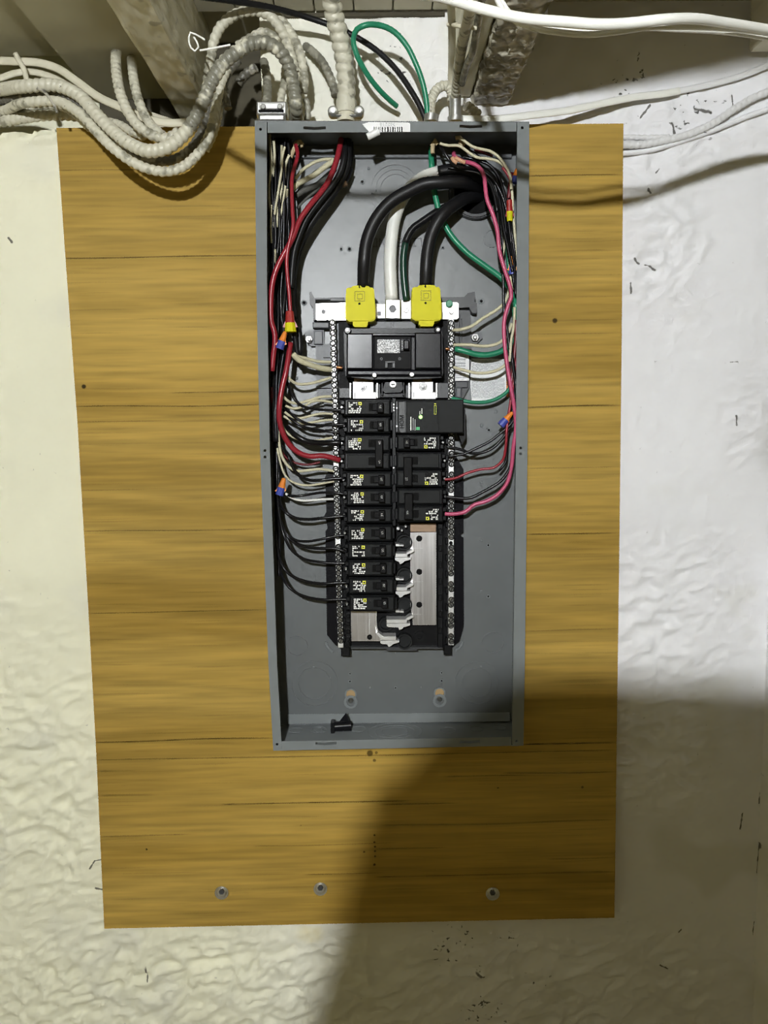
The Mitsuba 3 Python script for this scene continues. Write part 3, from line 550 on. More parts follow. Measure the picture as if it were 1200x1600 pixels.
# exposed bus bars, insulating cups and stabs on the lower right
bb = part('bus_bar', ppoly([(641, 832), (681.5, 831.5), (682, 976.5), (645, 977), (644, 960), (641, 948)], 0.030, 0.0335), 'bus_metal')
for y in (841.5, 893.5, 945): part('bar_hole', disc(655, y, 4.7, .0335, .0339, 20), 'hole_black', parent=bb)
part('bar_line', [pbox(645, y, 661, y+.7, .0335, .0337, 0) for y in (856.5, 908.5, 959.5)], 'tin_white', parent=bb)
part('bus_bar', pbox(641, 817.5, 681.5, 831, 0.026, 0.031, .0004), 'brown_bar')
bb = part('bus_bar', ppoly([(548, 955), (588, 955), (590, 985), (597, 997), (594, 1002), (549, 1002)], 0.026, 0.0295), 'bus_metal')
part('bar_hole', disc(577.5, 995.5, 4.2, .0295, .0299, 18), 'hole_black', parent=bb); part('bar_line', pbox(576.7, 957, 578.2, 990, .0295, .0298, 0), 'tin_white', parent=bb)
part('edge_wire', wmesh('588,955 588,975 590,985 597,992 601,994', .033, 1.0), 'tin_white')
def cup(x, y, r=11): return part('insulator_cup', [ring(x, y, r-2.2, r, .022, .037, 26), disc(x, y, r-1.5, .022, .028, 24, .001)], 'charcoal_plastic', smooth=30)
for y in (848, 900, 945.5): cup(632, y, 12.5)
cup(603, 976, 11); cup(632, 1003, 12.5)
part('insulator_hole', ring(656, 995, 4, 9, .022, .025, 24), 'black_plastic')
def stab(x0, x1, y, tail):
    s = part('bus_stab', [pbox(x0, y-7, x1-5, y-1, .026, .047, .0007), ppoly([(x0, y-.5), (x1, y-1), (x1, y+2), (x1-6, y+4), (x1-10, y+5), (x1-13, y+8), (x1-17, y+9.5), (x1-19, y+5.5), (x0+3, y+5), (x0, y+3)], .026, .045)], 'tin_white')
    if tail: part('stab_tip', ppoly([(x1-7, y-8), (x1-1, y-12), (x1+4, y-13.5), (x1+5, y-10.5), (x1-2, y-6.5), (x1-6, y-5.5)], .03, .048), 'tin_white', parent=s)
stab(617, 642, 872, 1); stab(618, 641.5, 924.5, 1); stab(604, 641, 975, 1); stab(594, 624, 1001.5, 0)
part('stab_tip', ppoly([(587, 989), (590, 988), (599, 994), (599.5, 997), (595, 998)], .03, .046), 'tin_white')
for y in (850, 903, 953.5): part('small_contact', [pbox(618, y, 624.5, y+4, .03, .046, .0005), pbox(624, y+1, 631, y+4, .03, .042, .0005)], 'bar_metal')
for q in ((622, 826, 3), (634, 823, 2), (628, 829, 2)): part('small_contact', disc(*q, .03, .04, 8, .0008), 'bar_metal')
# hooked rails that hold the breakers' outer ends
part('breaker_rail', [pbox(684, 818, 692, 1012, .022, .034, .0008)]+[pbox(685.5, y-6, 690.5, y+4, .034, .039, .001) for y in np.arange(832, 1012, 25.8)], 'black_plastic')
part('breaker_rail', [pbox(540, 955, 548, 1012, .022, .034, .0008)]+[pbox(541.5, y-3, 546.5, y+3, .034, .039, .001) for y in (963, 975, 987, 999, 1007)], 'black_plastic')
part('bar_holder', [pbox(535.5, y-5, 540, y+4, .02, .033, .0008) for y in np.arange(640, 1010, 27.6)]+[pbox(696, y-5, 700.5, y+4, .02, .033, .0008) for y in np.arange(690, 1010, 26)], 'black_plastic')
part('label_scrap', pbox(505, 558, 517, 560, .011, .0113, 0), 'print_black')

# ------------------------------------------------------------------ main breaker and lug covers
mb = thing('main_breaker', 'wide black main breaker under the two yellow lug covers', 'circuit breaker')
add('body', [ppoly([(537, 519), (541, 513.5), (685, 513), (691, 518), (692.5, 584), (690, 590), (651, 592), (579, 592.5), (540, 588), (538, 560)], .022, .060)], 'black_plastic', parent=mb)
add('face', [pbox(541.5, 520.5, 583, 577, .060, .070, .002), pbox(648, 519.5, 690, 576.5, .060, .070, .002), pbox(582, 520.5, 649, 525, .06, .069, .001)], 'black_gloss', parent=mb)
add('skirt', [pbox(541, 577, 691, 588, .05, .066, .003)], 'black_gloss', parent=mb)
add('well_plate', [pbox(584, 524, 643, 577, .060, .064, .001)], 'black_matte', parent=mb)
add('rating_plate', pbox(589.5, 530.5, 624.5, 551.5, .064, .0646, 0), 'label_metal', parent=mb)
tg = add('toggle', [pbox(630.5, 531, 639.5, 546, .064, .076, .0015), pbox(626, 530, 641, 548.5, .064, .066, .0006)], 'black_gloss', parent=mb)
add('mark', [pbox(628, y, 629, y+1.2, .066, .0664, 0) for y in (533, 536.5, 540, 544)], 'print_white', parent=tg)
add('corner_boss', [disc(543, 516, 5.4, .05, .068, 18, .001)], 'black_gloss', parent=mb, smooth=30); add('corner_boss', [disc(684, 515, 5.4, .05, .068, 18, .001)], 'black_gloss', parent=mb, smooth=30)
add('cover_screw', disc(543, 515.5, 3, .068, .070, 14, .0008), 'tin_white', parent=mb, smooth=30); add('cover_screw', disc(684.5, 515, 3, .068, .070, 14, .0008), 'tin_white', parent=mb, smooth=30)
add('well_screw', ring(596, 560.5, 1.1, 2.2, .064, .0655, 12), 'mid_plastic', parent=mb); add('well_screw', ring(624.5, 560.5, 1.1, 2.2, .064, .0655, 12), 'mid_plastic', parent=mb)
add('latch', [pbox(601.5, 564.5, 606, 575, .064, .068), pbox(613, 564.5, 617.5, 575, .064, .068), pbox(601.5, 564, 617.5, 567, .064, .069)], 'mid_plastic', parent=mb)
add('bottom_clip', disc(585, 586, 4.2, .06, .0675, 14, .001), 'screw_metal', parent=mb, smooth=30); add('bottom_clip', disc(643.5, 585, 4.2, .06, .0675, 14, .001), 'screw_metal', parent=mb, smooth=30)
def lug_cover(dx, dy, label):
    t = thing('lug_cover', label, 'lug cover', 'yellow lug covers above the main breaker')
    P = [(541, 451), (544, 449), (582, 449), (584.5, 452), (586.5, 480), (586.8, 498), (583, 501.5), (578, 502.5), (546, 502.5), (541, 499), (540, 497), (540, 465)]
    sh = lambda L: [(x+dx, y+dy) for x, y in L]
    F = wpoly(sh(P), .068); 
    add('cover', [extr(F, .034, .066), extr(F.buffer(-0.0012), .066, .068)], 'yellow_plastic', parent=t)
    add('cap', ppoly(sh([(548, 450), (551, 447), (558, 446), (569, 446), (576, 447), (578, 450)]), .036, .060), 'yellow_plastic', parent=t)
    add('tab', [ppoly(sh([(551, 502), (575, 502), (574.5, 508), (573, 511), (554, 511), (551, 508)]), .05, .066), ppoly(sh([(552, 507.5), (574, 507.5), (573, 511), (554, 511)]), .05, .069)], 'yellow_plastic', parent=t)
    o = wpoly(sh(rect(554, 455, 570, 471)), .068)
    i = wpoly(sh(rect(558, 459, 566.5, 467.5)), .068)
    emb = o.difference(o.buffer(-0.0009)).union(i.difference(i.buffer(-0.0009)))
    add('emblem', extr(emb, .068, .0690), 'yellow_emboss', parent=t)
    add('test_hole', disc(561.5+dx, 474.5+dy, 1.7, .068, .0683, 12), 'hole_black', parent=t)
    add('slit', pbox(560.5+dx, 446+dy, 562.2+dx, 450+dy, .06, .0683, 0), 'hole_black', parent=t)
lug_cover(0, 0, 'yellow lug cover on the left black mains cable')
lug_cover(103.5, -1, 'yellow lug cover on the right black mains cable')

# ------------------------------------------------------------------ branch breakers
def lerpq(x0, y0, x1, y1, u0, v0, u1, v1):
    f = lambda u, v: (x0+(x1-x0)*u, y0+(y1-y0)*v); (a, b), (c, e) = f(u0, v0), f(u1, v1); return a, b, c, e
def print_blocks(x0, y0, x1, y1, d, seed):
    r = random.Random(seed); out = []
    rowsy = np.linspace(y0, y1, 7)
    for j in range(6):
        x = x0
        while x < x1-1:
            w = r.uniform(1.2, 4.2)
            if r.random() < 0.72: out.append(pbox(x, rowsy[j]+.25, min(x+w, x1), rowsy[j+1]-.35, d, d+.0003, 0))
            x += w+r.uniform(.5, 1.1)
    return out
def pole(t, x0, y0, x1, y1, side, number, seed, tie=False, label_here=True):
    B = lambda *uv: lerpq(x0, y0, x1, y1, *uv)
    fl = (lambda u0, u1: (u0, u1)) if side == 'L' else (lambda u0, u1: (1-u1, 1-u0))
    def Q(u0, v0, u1, v1): a, b = fl(u0, u1); return B(a, v0, b, v1)
    add('body', [pbox(*Q(.02, .015, .985, .985), .024, .060, .0022), pbox(*Q(-.045, .12, .05, .36), .024, .052, .0008), pbox(*Q(-.045, .62, .05, .88), .024, .052, .0008), pbox(*Q(.97, .18, 1.03, .82), .03, .054, .0008)], 'black_plastic', parent=t)
    add('face', [pbox(*Q(.085, .13, .955, .90), .060, .0645, .001)], 'charcoal_plastic', parent=t)
    if label_here:
        a, b, c, e = Q(.115, .2, .385, .86)
        k = add('rating_label', pbox(a, b, c, e, .0645, .0648, 0), 'black_matte', parent=t)
        if side == 'L': yq = (c-5.4, b, c, b+5.2)
        else: yq = (a, e-5.2, a+5.4, e)
        bl_ = print_blocks(a, b, c, e, .0648, seed)
        cx, cy = (yq[0]+yq[2])/2, (yq[1]+yq[3])/2; pc = at(cx, cy, .0648)
        bl_ = [m for m in bl_ if abs(m.centroid[0]-pc[0]) > .0036 or abs(m.centroid[2]-pc[2]) > .0036]
        add('label_print', bl_, 'print_white', parent=k, kind='stuff')
        add('yellow_square', pbox(*yq, .0648, .0652, 0), 'yellow_print', parent=k)
        add('square_mark', pbox(cx-1, cy-1, cx+1, cy+1, .0652, .0654, 0), 'print_black', parent=k)
    add('toggle_slot', pbox(*Q(.53, .28, .80, .72), .0645, .0649, 0), 'hole_black', parent=t)
    if not tie:
        k = add('toggle', [pbox(*Q(.70, .24, .83, .80), .0648, .076, .001), pbox(*Q(.60, .30, .72, .70), .0648, .068, .0008)], 'black_matte', parent=t)
        a, b, c, e = Q(.70, .24, .83, .80)
        add('rating_number', text3(number, (a+c)/2, (b+e)/2-1, 3.1, .076, 90, .0002), 'print_white', parent=k)
    add('terminal_screw', disc(*((lambda q: ((q[0]+q[2])/2, (q[1]+q[3])/2))(Q(-.06, .40, .0, .60))), 2.3, .03, .046, 10, .0006), 'screw_metal', parent=t)
ORD = ['topmost', 'second from the top', 'third from the top, double width with a joined handle', 'fourth from the top', 'fifth from the top', 'sixth from the top', 'seventh from the top', 'eighth from the top', 'ninth from the top', 'second from the bottom', 'bottommost']
LEFT = [(536, 622.5, 612, 650), (540, 651, 611, 677.5), None, (539, 736.5, 613.5, 762.5), (540, 764, 613.8, 790.3), (540.3, 792, 614, 817.5), (541, 819.8, 614.6, 846.3), (542, 847.3, 615.2, 873.5), (542.6, 875, 616, 901), (543.4, 902.3, 617, 928.5), (544.2, 930, 618.5, 956)]
NUM = ['20', '15', '40', '20', '15', '15', '15', '20', '15', '20', '15']
for i, q in enumerate(LEFT):
    if q is None:
        t = thing('double_breaker', f'double pole black breaker with a joined handle, {ORD[i].split(",")[0]} in the left column', 'circuit breaker')
        pole(t, 536, 679, 611, 706.5, 'L', '40', 40, tie=True); pole(t, 536, 706.5, 611, 734.8, 'L', '40', 41, tie=True, label_here=False)
        k = add('handle', [pbox(586, 687, 598.3, 730, .0648, .076, .0012)], 'black_matte', parent=t)
        add('rating_number', [text3('40', 593, 692, 3.1, .076, 90, .0002), text3('40', 593, 722, 3.1, .076, 90, .0002)], 'print_white', parent=k)
        continue
    t = thing('single_breaker', f'single pole black breaker, {ORD[i]} in the left column', 'circuit breaker')
    pole(t, *q, 'L', NUM[i], 100+i)
t = thing('single_breaker', 'single pole black breaker directly under the surge protector in the right column', 'circuit breaker')
pole(t, 619, 678, 690, 704.5, 'R', '15', 201)
for (y0, y1, hx0, hy0, hx1, hy1, x0, x1, lab) in [(706, 761.5, 630.6, 714, 644, 759.5, 618, 692.5, 'upper double pole breaker in the right column, red wire at its lower end'), (762.5, 816.5, 632, 771, 645, 812, 619.5, 694, 'lower double pole breaker in the right column, pink wire at its lower end')]:
    t = thing('double_breaker', lab, 'circuit breaker'); m = (y0+y1)/2
    pole(t, x0, y0, x1, m, 'R', '15', 300+int(y0), tie=True, label_here=False); pole(t, x0, m, x1, y1, 'R', '15', 301+int(y0), tie=True)
    k = add('handle', [pbox(hx0, hy0, hx1, hy1, .0648, .076, .0012)], 'black_matte', parent=t)
    add('rating_number', text3('15' if y0 < 740 else '20', (hx0+hx1)/2-2, hy1-11, 3.1, .076, 90, .0002), 'print_white', parent=k)
# surge protector
t = thing('surge_protector', 'wide dark grey surge protector with a green light, top of the right column', 'surge protector')
add('body', [qbox([(617.5, 625.5), (724.5, 624), (724.5, 676.5), (618, 677)], .024, .068, .0015)], 'charcoal_plastic', parent=t)
add('side_step', ppoly([(724, 634), (727, 640), (728, 684), (722, 695), (716, 676)], .024, .045), 'black_plastic', parent=t)
o = wpoly([(622, 627), (683, 626.5), (686, 629.5), (686, 673), (683, 676), (626, 676.5), (623, 673)], .068)
add('face_groove', extr(o.difference(o.buffer(-0.0007)), .068, .0684), 'black_matte', parent=t)
add('face_plate', qbox([(635, 628), (683, 627.5), (684.5, 675), (635.5, 675.5)], .068, .0687, .0004), 'charcoal_plastic', parent=t)
add('end_strip', [pbox(618.5, 627, 621.5, 675, .068, .070, .0005), pbox(633, 627, 634.6, 675.5, .068, .0695, .0004)], 'mid_plastic', parent=t)
add('name_strip', qbox([(623.5, 628), (632.5, 627.8), (632.8, 675.5), (626, 675.8), (623.8, 672)], .068, .0684, 0), 'mid_plastic', parent=t)
add('lettering', text3('HOM', 627.7, 659, 6.4, .0684, 90, .0006, True), 'hole_black', parent=t)
add('side_print', [pbox(641, 651, 643, 672.5, .0687, .069, 0), pbox(645, 653, 646, 672.5, .0687, .069, 0), pbox(648, 655, 649, 672.5, .0687, .069, 0), pbox(655.5, 642.5, 656.8, 648, .0687, .069, 0), pbox(658.5, 638, 660, 647, .0687, .069, 0)], 'print_white', parent=t)
g = add('green_square', pbox(650.2, 667, 656, 672, .0687, .069, 0), 'print_green', parent=t)
o = wpoly(rect(678, 633, 681.8, 647.5), .069)
add('yellow_mark', [extr(o.difference(o.buffer(-.0007)), .0687, .069), pbox(678.3, 630, 681.5, 631.8, .0687, .069, 0)], 'yellow_print', parent=t)
led = disc(657.3, 651.5, 3.0, .0687, .0705, 16, .001); kk = add('indicator_light', led, 'print_green', parent=t, smooth=30)
scene[kk]['emitter'] = {'type': 'area', 'radiance': rgb(1.3, 4.2, 0.6)}
add('pin', [disc(620, 637.5, 1.4, .07, .071, 8), disc(620, 666, 1.4, .07, .071, 8)], 'bar_metal', parent=t)

# ------------------------------------------------------------------ wiring
def wire(spec, d, r, m, label, group=None, name='wire', sides=8):
    return add(name, wmesh(spec, d, r, sides), m, label, 'wire', group, smooth=True)
# mains
wire('752,296,.004 738,290,.030 717,284,.058 690,285 662,288 640,298 609,317 588,342 574,374 569,409 568,447,.052', .064, 9.6, 'cable_black', 'thick black mains cable entering the left yellow lug cover', 'thick black mains cables', 'mains_cable', 14)
wire('748,306,.004 732,308,.028 715,316,.046 692,335 676,362 668,395 666,420 665,447,.05', .056, 9.6, 'cable_black', 'thick black mains cable entering the right yellow lug cover', 'thick black mains cables', 'mains_cable', 14)
nt = thing('mains_cable', 'thick neutral mains cable wrapped in white tape down to the silver lug', 'wire')
add('black_jacket', wmesh('756,288,.004 740,274,.04 722,266,.05 703,266,.048 684,270,.044', .04, 9.2, 14), 'cable_black', parent=nt, smooth=True)
add('white_tape', wmesh('685.5,269.5,.044 665,276,.04 645,290,.034 628,312,.032 617,340,.034 611.5,375,.036 609.5,410,.038 610.5,440,.038 612,468,.036', .04, 9.7, 14), 'wire_white', parent=nt, smooth=True)
gt = thing('ground_cable', 'glossy green and black ground cable ending beside the right lug cover', 'wire')
add('black_jacket', wmesh('730,305,.01 706,318,.03 682,331,.036 660,346,.036 645,357,.036 636,372,.036 633.5,380', .036, 5.4, 12), 'wire_black', parent=gt, smooth=True)
add('green_jacket', wmesh('634,377 630.5,400 630.5,425 632,445 635,470', .036, 5.2, 12), 'wire_darkgreen', parent=gt, smooth=True)
wire('674,230,.02 674,250 675.5,270 679,300 688,335 703,365 728,393 760,417 785,436 800,456 806,478,.05 807,505 803,528 790,545 771,553 745,554 727,549 711,545,.034', .036, 4.4, 'wire_green', 'thick green ground wire crossing the box back to the right terminal bar', None, 'ground_wire', 10)
add('bare_copper', wmesh('696,545.5 702,545', .038, 2.4), 'copper', 'bare copper end at the right terminal bar', 'wire', smooth=True)
wire('703,621,.034 725,626.5 745,629 765,627 782,620 794,610 799,598 803,570,.05', .040, 2.8, 'wire_green', 'thin green wire under the white instruction label', None, 'ground_wire')
wire('789,345,.03 791,380 794,410 796,440 800,470 804,500', .03, 2.4, 'wire_green', 'thin green wire running down inside the right edge of the box', None, 'ground_wire')
# right side
wire('708,516,.036 722,514.5 740,508 752,499 765,491 778,483 788,473 794,460 798,430,.05', .046, 2.5, 'wire_cream', 'off-white wire to the top of the right terminal bar')
wire('709,539,.036 735,539 755,541 770,539.5 783,534 792,524 800,505,.05', .046, 2.4, 'wire_cream', 'cream wire just above the thick green wire on the right')
wire('709,574,.036 725,578.5 745,583 765,582 782,576 793,566 799,548,.05', .046, 2.3, 'wire_cream', 'cream wire crossing the white instruction label')
PK = 'wire_pink'
wire('709,238,.03 715,248 722,252,.06 735,254.5 748,261 756,274 758,290 761,312 770,335 777,360 780,390 788,420 797,448 799,462 793,480 788,500 788,530 791,560 797,598 804,640 806,668 802,700 799,730 791,757 776,774 757,784 740,789 728,799 712,803 695,803', [.06, .07, .075, .075, .07, .07, .06, .052, .05], 3.2, PK, 'bright pink wire looping down the right side to the lower double breaker', None, 'wire')
wire('806,560,.05 802,600 796,640 792,668 790,700 786,718 773,730 750,733.5 728,740 712,747 695,749.5', [.05, .06, .05, .05], 2.1, 'wire_red', 'thin red wire from the right bundle to the upper double breaker')
wire('684,226,.03 694,238 704,253 716,262,.07 735,263 755,266 768,276 775,296 778,330 782,375 785,410 786.5,450 788,490 793,520 797,555 803,600 806,640', [.062, .058, .05, .05], 2.4, 'wire_black', 'black wire beside the pink wire along the right side', 'black wires along the right side')
wire('806,650 797,664 783,676 765,690 745,700 725,709 700,713', [.06, .055, .05], 2.2, 'wire_black', 'black wire sloping to the breaker under the surge protector')
wire('797,668 785,685 770,700 750,708 735,708 722,703 698,698', [.05, .045, .045], 2.2, 'wire_black', 'black wire with a curl below the blue and orange connector')
wire('803,700 795,735 782,752 765,763 750,771 735,778 715,778 696,776', [.06, .055, .05], 2.5, 'wire_black', 'black wire just above the pink wire at the lower double breaker')
wire('806,600 801,640 795,670 792,700 790,722 780,735', [.05, .045], 2.0, 'wire_black', 'black wire hanging behind the thin red wire on the right')
for i, sp in enumerate(['718,222 735,236 757,252 772,266 782,285 790,320 795,360 801,410', '725,246 745,250 766,259 779,276 787,300 793,335 799,380', '713,262 736,268 758,275 770,290 776,320 779,352 784,392', '700,262 725,266 750,272 766,288 772,305 777,330', '727,258 752,266 770,280 782,300 793,335 802,380 806,430', '740,262 765,275 780,296 787,330 791,365 797,400 804,450', '760,272 774,292 782,322 786,352 793,385 801,425', '796,355 800,385 804,420 806,460', '790,365 796,395 803,430', '800,560 804,590 807,620 807,650', '796,520 801,560 806,600']):
    wire(sp, [.045+.004*(i % 5), .055+.004*(i % 4)], 2.3, 'wire_black', 'thin black wire in the bundle along the right side of the grey box', 'thin black wires in the right bundle')
for sp, lab, d in [('687,224 697,227 718,228 732,238 745,246 763,248 778,252 790,262 797,280 800,300 801,330', 'cream wire from the upper right entry running along the top of the right bundle', .06),
                ('720,216 728,222 738,229 752,233 768,237 780,246 789,258 797,274 799,296', 'cream wire arching over the right bundle from the topmost entry', .066),
                ('785,300 789,320 791,345 790,372 786,395 783,410', 'cream wire beside the pink wire near the right opening', .04),
                ('801,330 804,360 806,400 806,440', 'pale wire against the inner right edge of the box', .05),
                ('798,424 801,440 800,452', 'cream wire hanging under the orange and blue connector on the right', .05), ('803,424 805,440 804,453', 'outer cream wire hanging under the orange and blue connector on the right', .05),
                ('804,480 803,510 799,530 797,565', 'pale wire crossing behind the thick green wire on the right', .052)]:
    wire(sp, d, 2.2, 'wire_cream', lab)
wire('800,270 797,290 795,310', .055, 3.0, 'wire_darkred', 'short dark red wire above the red and yellow connector on the right')
wire('806,500 806,530 803,560 800,590 798,620', .052, 3.0, 'wire_darkred', 'dark red wire along the inner right edge beside the white label')
wire('741,234 758,240 770,244', .05, 1.8, 'wire_darkred', 'short dark red wire under the top edge on the right')
wire('785,262 793,272 798,283', .062, 2.0, 'wire_red', 'short red wire over the right bundle near the top')
# paper and sheath ends where the cables enter
add('cable_sheath', [wmesh('454,246 458,236 463,226 466,221', .05, 3.2), wmesh('462,222 470,224 472,230', .048, 2.2), wmesh('458,226 468,219 474,226', .05, 1.8)], 'tan_paper', 'torn tan cable sheath at the upper left entry', 'cable sheath', smooth=True)
add('cable_sheath', [wmesh('676,240 676,228 679,219 684,226', .05, 3.2), wmesh('674,228 681,218', .05, 2.6)], 'tan_paper', 'torn tan cable sheath above the green wire', 'cable sheath', smooth=True)
add('cable_sheath', [wmesh('712,216 717,214 722,221 727,226', .05, 3.4), wmesh('717,222 722,228', .052, 2.4)], 'tan_paper', 'torn tan cable sheath at the upper right entry', 'cable sheath', smooth=True)
add('cable_sheath', [wmesh('706,246 710,252 714,255', .064, 3.2), wmesh('711,246 719,251 727,254', .066, 3.0)], 'sheath_peach', 'peeled orange sheath at the start of the pink wire', 'cable sheath', smooth=True)
# left side: red wires
wire('533,218,.04 530,234 526,250 519,270 511,287 500,302 489,315 479,328 470,341 464,354 459,368 452,382 444,396 436,411 428,432 424,455 423,480 424,503 429,520 429.5,535 427,556 425,580', [.05, .06, .072, .078, .078, .074, .07], 4.3, 'wire_red', 'thick red wire sweeping from the top entry down the left side of the box')
wire('462,226 465,240 463,252 459,264 456,280 456,300 457,330 458,352 454,372 450,388 448,405 449,430 452,460 454,492', [.06, .07, .08, .08, .075], 3.0, 'wire_red', 'red wire in front of the left bundle running into the red and yellow connector')
wire('454,536 451,555 447,580 441,605 437,630 436,648 439,668 447,687 457,700 468,708 484,713 503,712 518,715 531,719', [.06, .07, .072, .066, .06, .055, .05], 4.3, 'wire_red', 'thick red wire curving into the double breaker in the left column')
wire('424,605 426,630 428,655', .05, 3.2, 'wire_darkred', 'short dark red wire low in the left bundle')
# left side: cream wires
CW = [('458,553 466,562 480,568 500,575 517,577.5', [.066, .055, .034], 4.4, 'thickest cream wire at the left terminal bar beside the main breaker'), ('461,556 475,559 495,564.5 517,566', [.06, .05, .034], 2.4, 'thin cream wire directly above the thickest cream wire'),
      ('449,588 455,595 465,600 480,600 498,596 517,590', [.06, .05, .034], 2.3, 'lone cream wire drooping to the left terminal bar below the main breaker'), ('443,620 452,628 465,630 482,626 500,620.5 519,619.5', [.06, .05, .034], 2.2, 'cream wire level with the top of the left breaker column'),
      ('446,634 458,638.5 474,635 488,627.5 502,626 520,629', [.06, .05, .034], 2.0, 'cream wire crossing under the topmost cream wire of the left column'), ('445,644 455,651 470,653.5 488,649 505,646 520,647', [.06, .048, .034], 2.0, 'cream wire level with the bottom of the topmost left breaker'),
      ('443,650 455,657 470,662 488,660 505,657 520,656', [.055, .045, .034], 2.0, 'cream wire level with the second left breaker'), ('440,662 447,675 458,683 475,688 495,688.5 508,686 521,683.5', [.05, .045, .034], 2.0, 'cream wire curving under the black wires to the left double breaker'),
      ('434,664 436,690 440,712 450,728 464,736 480,735 498,733 522,736', [.055, .05, .034], 2.3, 'cream wire hanging below the thick red wire'), ('446,771 456,778 470,782 490,781.5 508,780 523,780', [.055, .045, .034], 2.0, 'white wire running right from the lower orange and blue connector')]
for sp, d, r, lab in CW: wire(sp, d, r, 'wire_cream' if 'white wire' not in lab else 'wire_white', lab)
add('bare_copper', wmesh('526,574 535,574.5', .036, 2.9), 'copper', 'bare copper end beside the main breaker at the left terminal bar', 'wire', smooth=True)
for i, (sp, r) in enumerate([('421,210 422,228 424,250 422,280 421,300 424,340', 2.3), ('427.5,219 429,240 428,262 426,276', 2.1), ('440,227 440,245 439,262', 1.8), ('445,229 441,245 440,265 437,285 433,310 429,335 427,355', 1.9), ('452,242 446,258 444,280 438,305 435,330 432,355', 2.3), ('446,290 443,310 440,330 436,350', 1.8), ('449,296 448,312', 1.8), ('430,390 430,405 429,415', 1.6), ('424,320 423,350 424,380', 1.5)]):
    wire(sp, [.058+.006*(i % 4), .05], r, 'wire_cream', 'thin cream wire running down in the upper left bundle', 'thin cream wires in the upper left bundle')
wire('521,249 508,249 495,252 482,259 470,268 462,280', [.03, .045], 2.5, 'wire_cream', 'cream wire arching left behind the thick red wire')
wire('520,252 506,262 492,273 475,282 464,288 458,296', [.034, .05], 4.2, 'wire_cream', 'thick cream wire sloping left behind the thick red wire')
wire('513,278 498,288 483,294 470,300 462,306', [.02, .035], 4.6, 'wire_grey', 'dark grey sheathed cable behind the thick red wire')
wire('515,284 500,294 485,305 474,315 465,325', [.02, .035], 2.0, 'wire_grey', 'thin grey wire beneath the dark grey sheathed cable')
# the black bundle along the left wall
def jit(a): return a*rng.uniform(-1, 1)
for i in range(16):
    u = i/15; xs_ = 424+28*u
    ys_ = [216, 250, 290, 330, 370, 410, 450, 490, 530]
    P = []
    for y in ys_:
        wdt = np.interp(y, [216, 300, 400, 530], [1.1, 1.15, 0.95, 0.9]); base = np.interp(y, [216, 400, 530], [424, 423, 424])
        P.append(f'{base+28*u*wdt+jit(2.2):.1f},{y}')
    P.append(f'{np.interp(u, [0, 1], [425, 440])+jit(1.5):.1f},600'); P.append(f'{np.interp(u, [0, 1], [425, 436])+jit(1.5):.1f},690')
    wire(' '.join(P), [.03+.03*rng.random() for _ in range(5)], 2.0+.3*rng.random(), 'wire_black', 'thin black wire running down in the bundle along the left side of the grey box', 'thin black wires in the left bundle')
for i in range(9):
    u = i/8; P = []
    for y in (560, 620, 690, 760, 830, 900 if i % 2 else 870): P.append(f"{np.interp(y, [560, 700, 900], [424.5, 427, 434.5])+np.interp(y, [560, 700, 900], [14, 9, 3.5])*u+jit(1.2):.1f},{y}")
    wire(' '.join(P), [.02+.03*rng.random() for _ in range(4)], 2.0, 'wire_black', 'thin black wire low in the bundle along the left side of the grey box', 'thin black wires in the lower left bundle')
for i, (sp, r, d) in enumerate([('543,216,.03 544,240 541,262 531,285 518,305 503,325 490,343 478,362 468,380 461,402 457,430 456,465 459,500', 6.0, [.04, .045, .05]), ('537,218,.03 538,245 532,268 519,290 506,306 490,326 478,344 469,365 461,388 457,415 455,450', 4.6, [.054, .062, .066]), ('548,222,.02 548,250 541,275 527,297 512,320 497,338 484,357 474,378 466,400 461,425 460,455 462,480', 3.6, [.03, .035, .04])]):
    wire(sp, d, r, 'cable_black', ['thick black cable curving down beside the thick red wire', 'thick black cable between the red wire and the outermost black cable', 'outermost black cable along the edge of the left bundle'][i])
wire('459,515 462,535 465,555 470,571', [.06, .05], 4.0, 'cable_black', 'black cable dropping from the red and yellow connector')
wire('466,512 468,530 468,548 464,560', .05, 4.6, 'cable_black', 'broad black cable behind the red and yellow connector')
BW = [('446,590 452,606 459,622 470,633 485,638 508,640.5 524,641 538,640', 2.1, 'black wire to the topmost left breaker'), ('444,632 452,644 464,654 480,662 500,664.5 520,664 540,663', 2.0, 'black wire to the second left breaker'), ('443,640 455,655 472,666 492,671 512,674 530,676', 2.0, 'black wire just under the one to the second left breaker'),
      ('449,668 462,680 478,689 498,692 516,692 533,691', 4.2, 'thick black wire to the upper pole of the left double breaker'), ('431,688 442,700 451,714 457,729 466,742 480,749.5 500,750.5 520,748 538,747', 2.5, 'black wire looping to the fourth left breaker'),
      ('443,770 450,774 466,775 486,772 505,769.5 522,770 540,772', 2.0, 'black wire leaving the lower orange and blue connector'), ('436,775 439,790 448,802 462,809.5 480,811.5 500,810 520,808 540,806', 2.4, 'black wire to the sixth left breaker'),
      ('434,790 440,818 450,836 462,844 478,846 500,843 522,838 540,836', 2.0, 'black wire to the seventh left breaker'), ('435,800 440,822 449,838 464,850 482,855.5 505,857 522,857 541,862', 2.4, 'black wire to the eighth left breaker'),
      ('433,770 437,808 445,840 458,862 474,873 495,877.5 520,880 542,880', 2.2, 'black wire to the ninth left breaker'), ('431,830 436,870 445,890 460,902 480,909 505,912 522,911 543,910', 2.4, 'black wire to the tenth left breaker'),
      ('436,880 442,903 452,918 466,928 482,933.5 505,937 525,937 544,936', 2.2, 'black wire to the lowest left breaker')]
for sp, r, lab in BW: wire(sp, [.04, .062, .058, .046, .046], r, 'wire_black', lab)
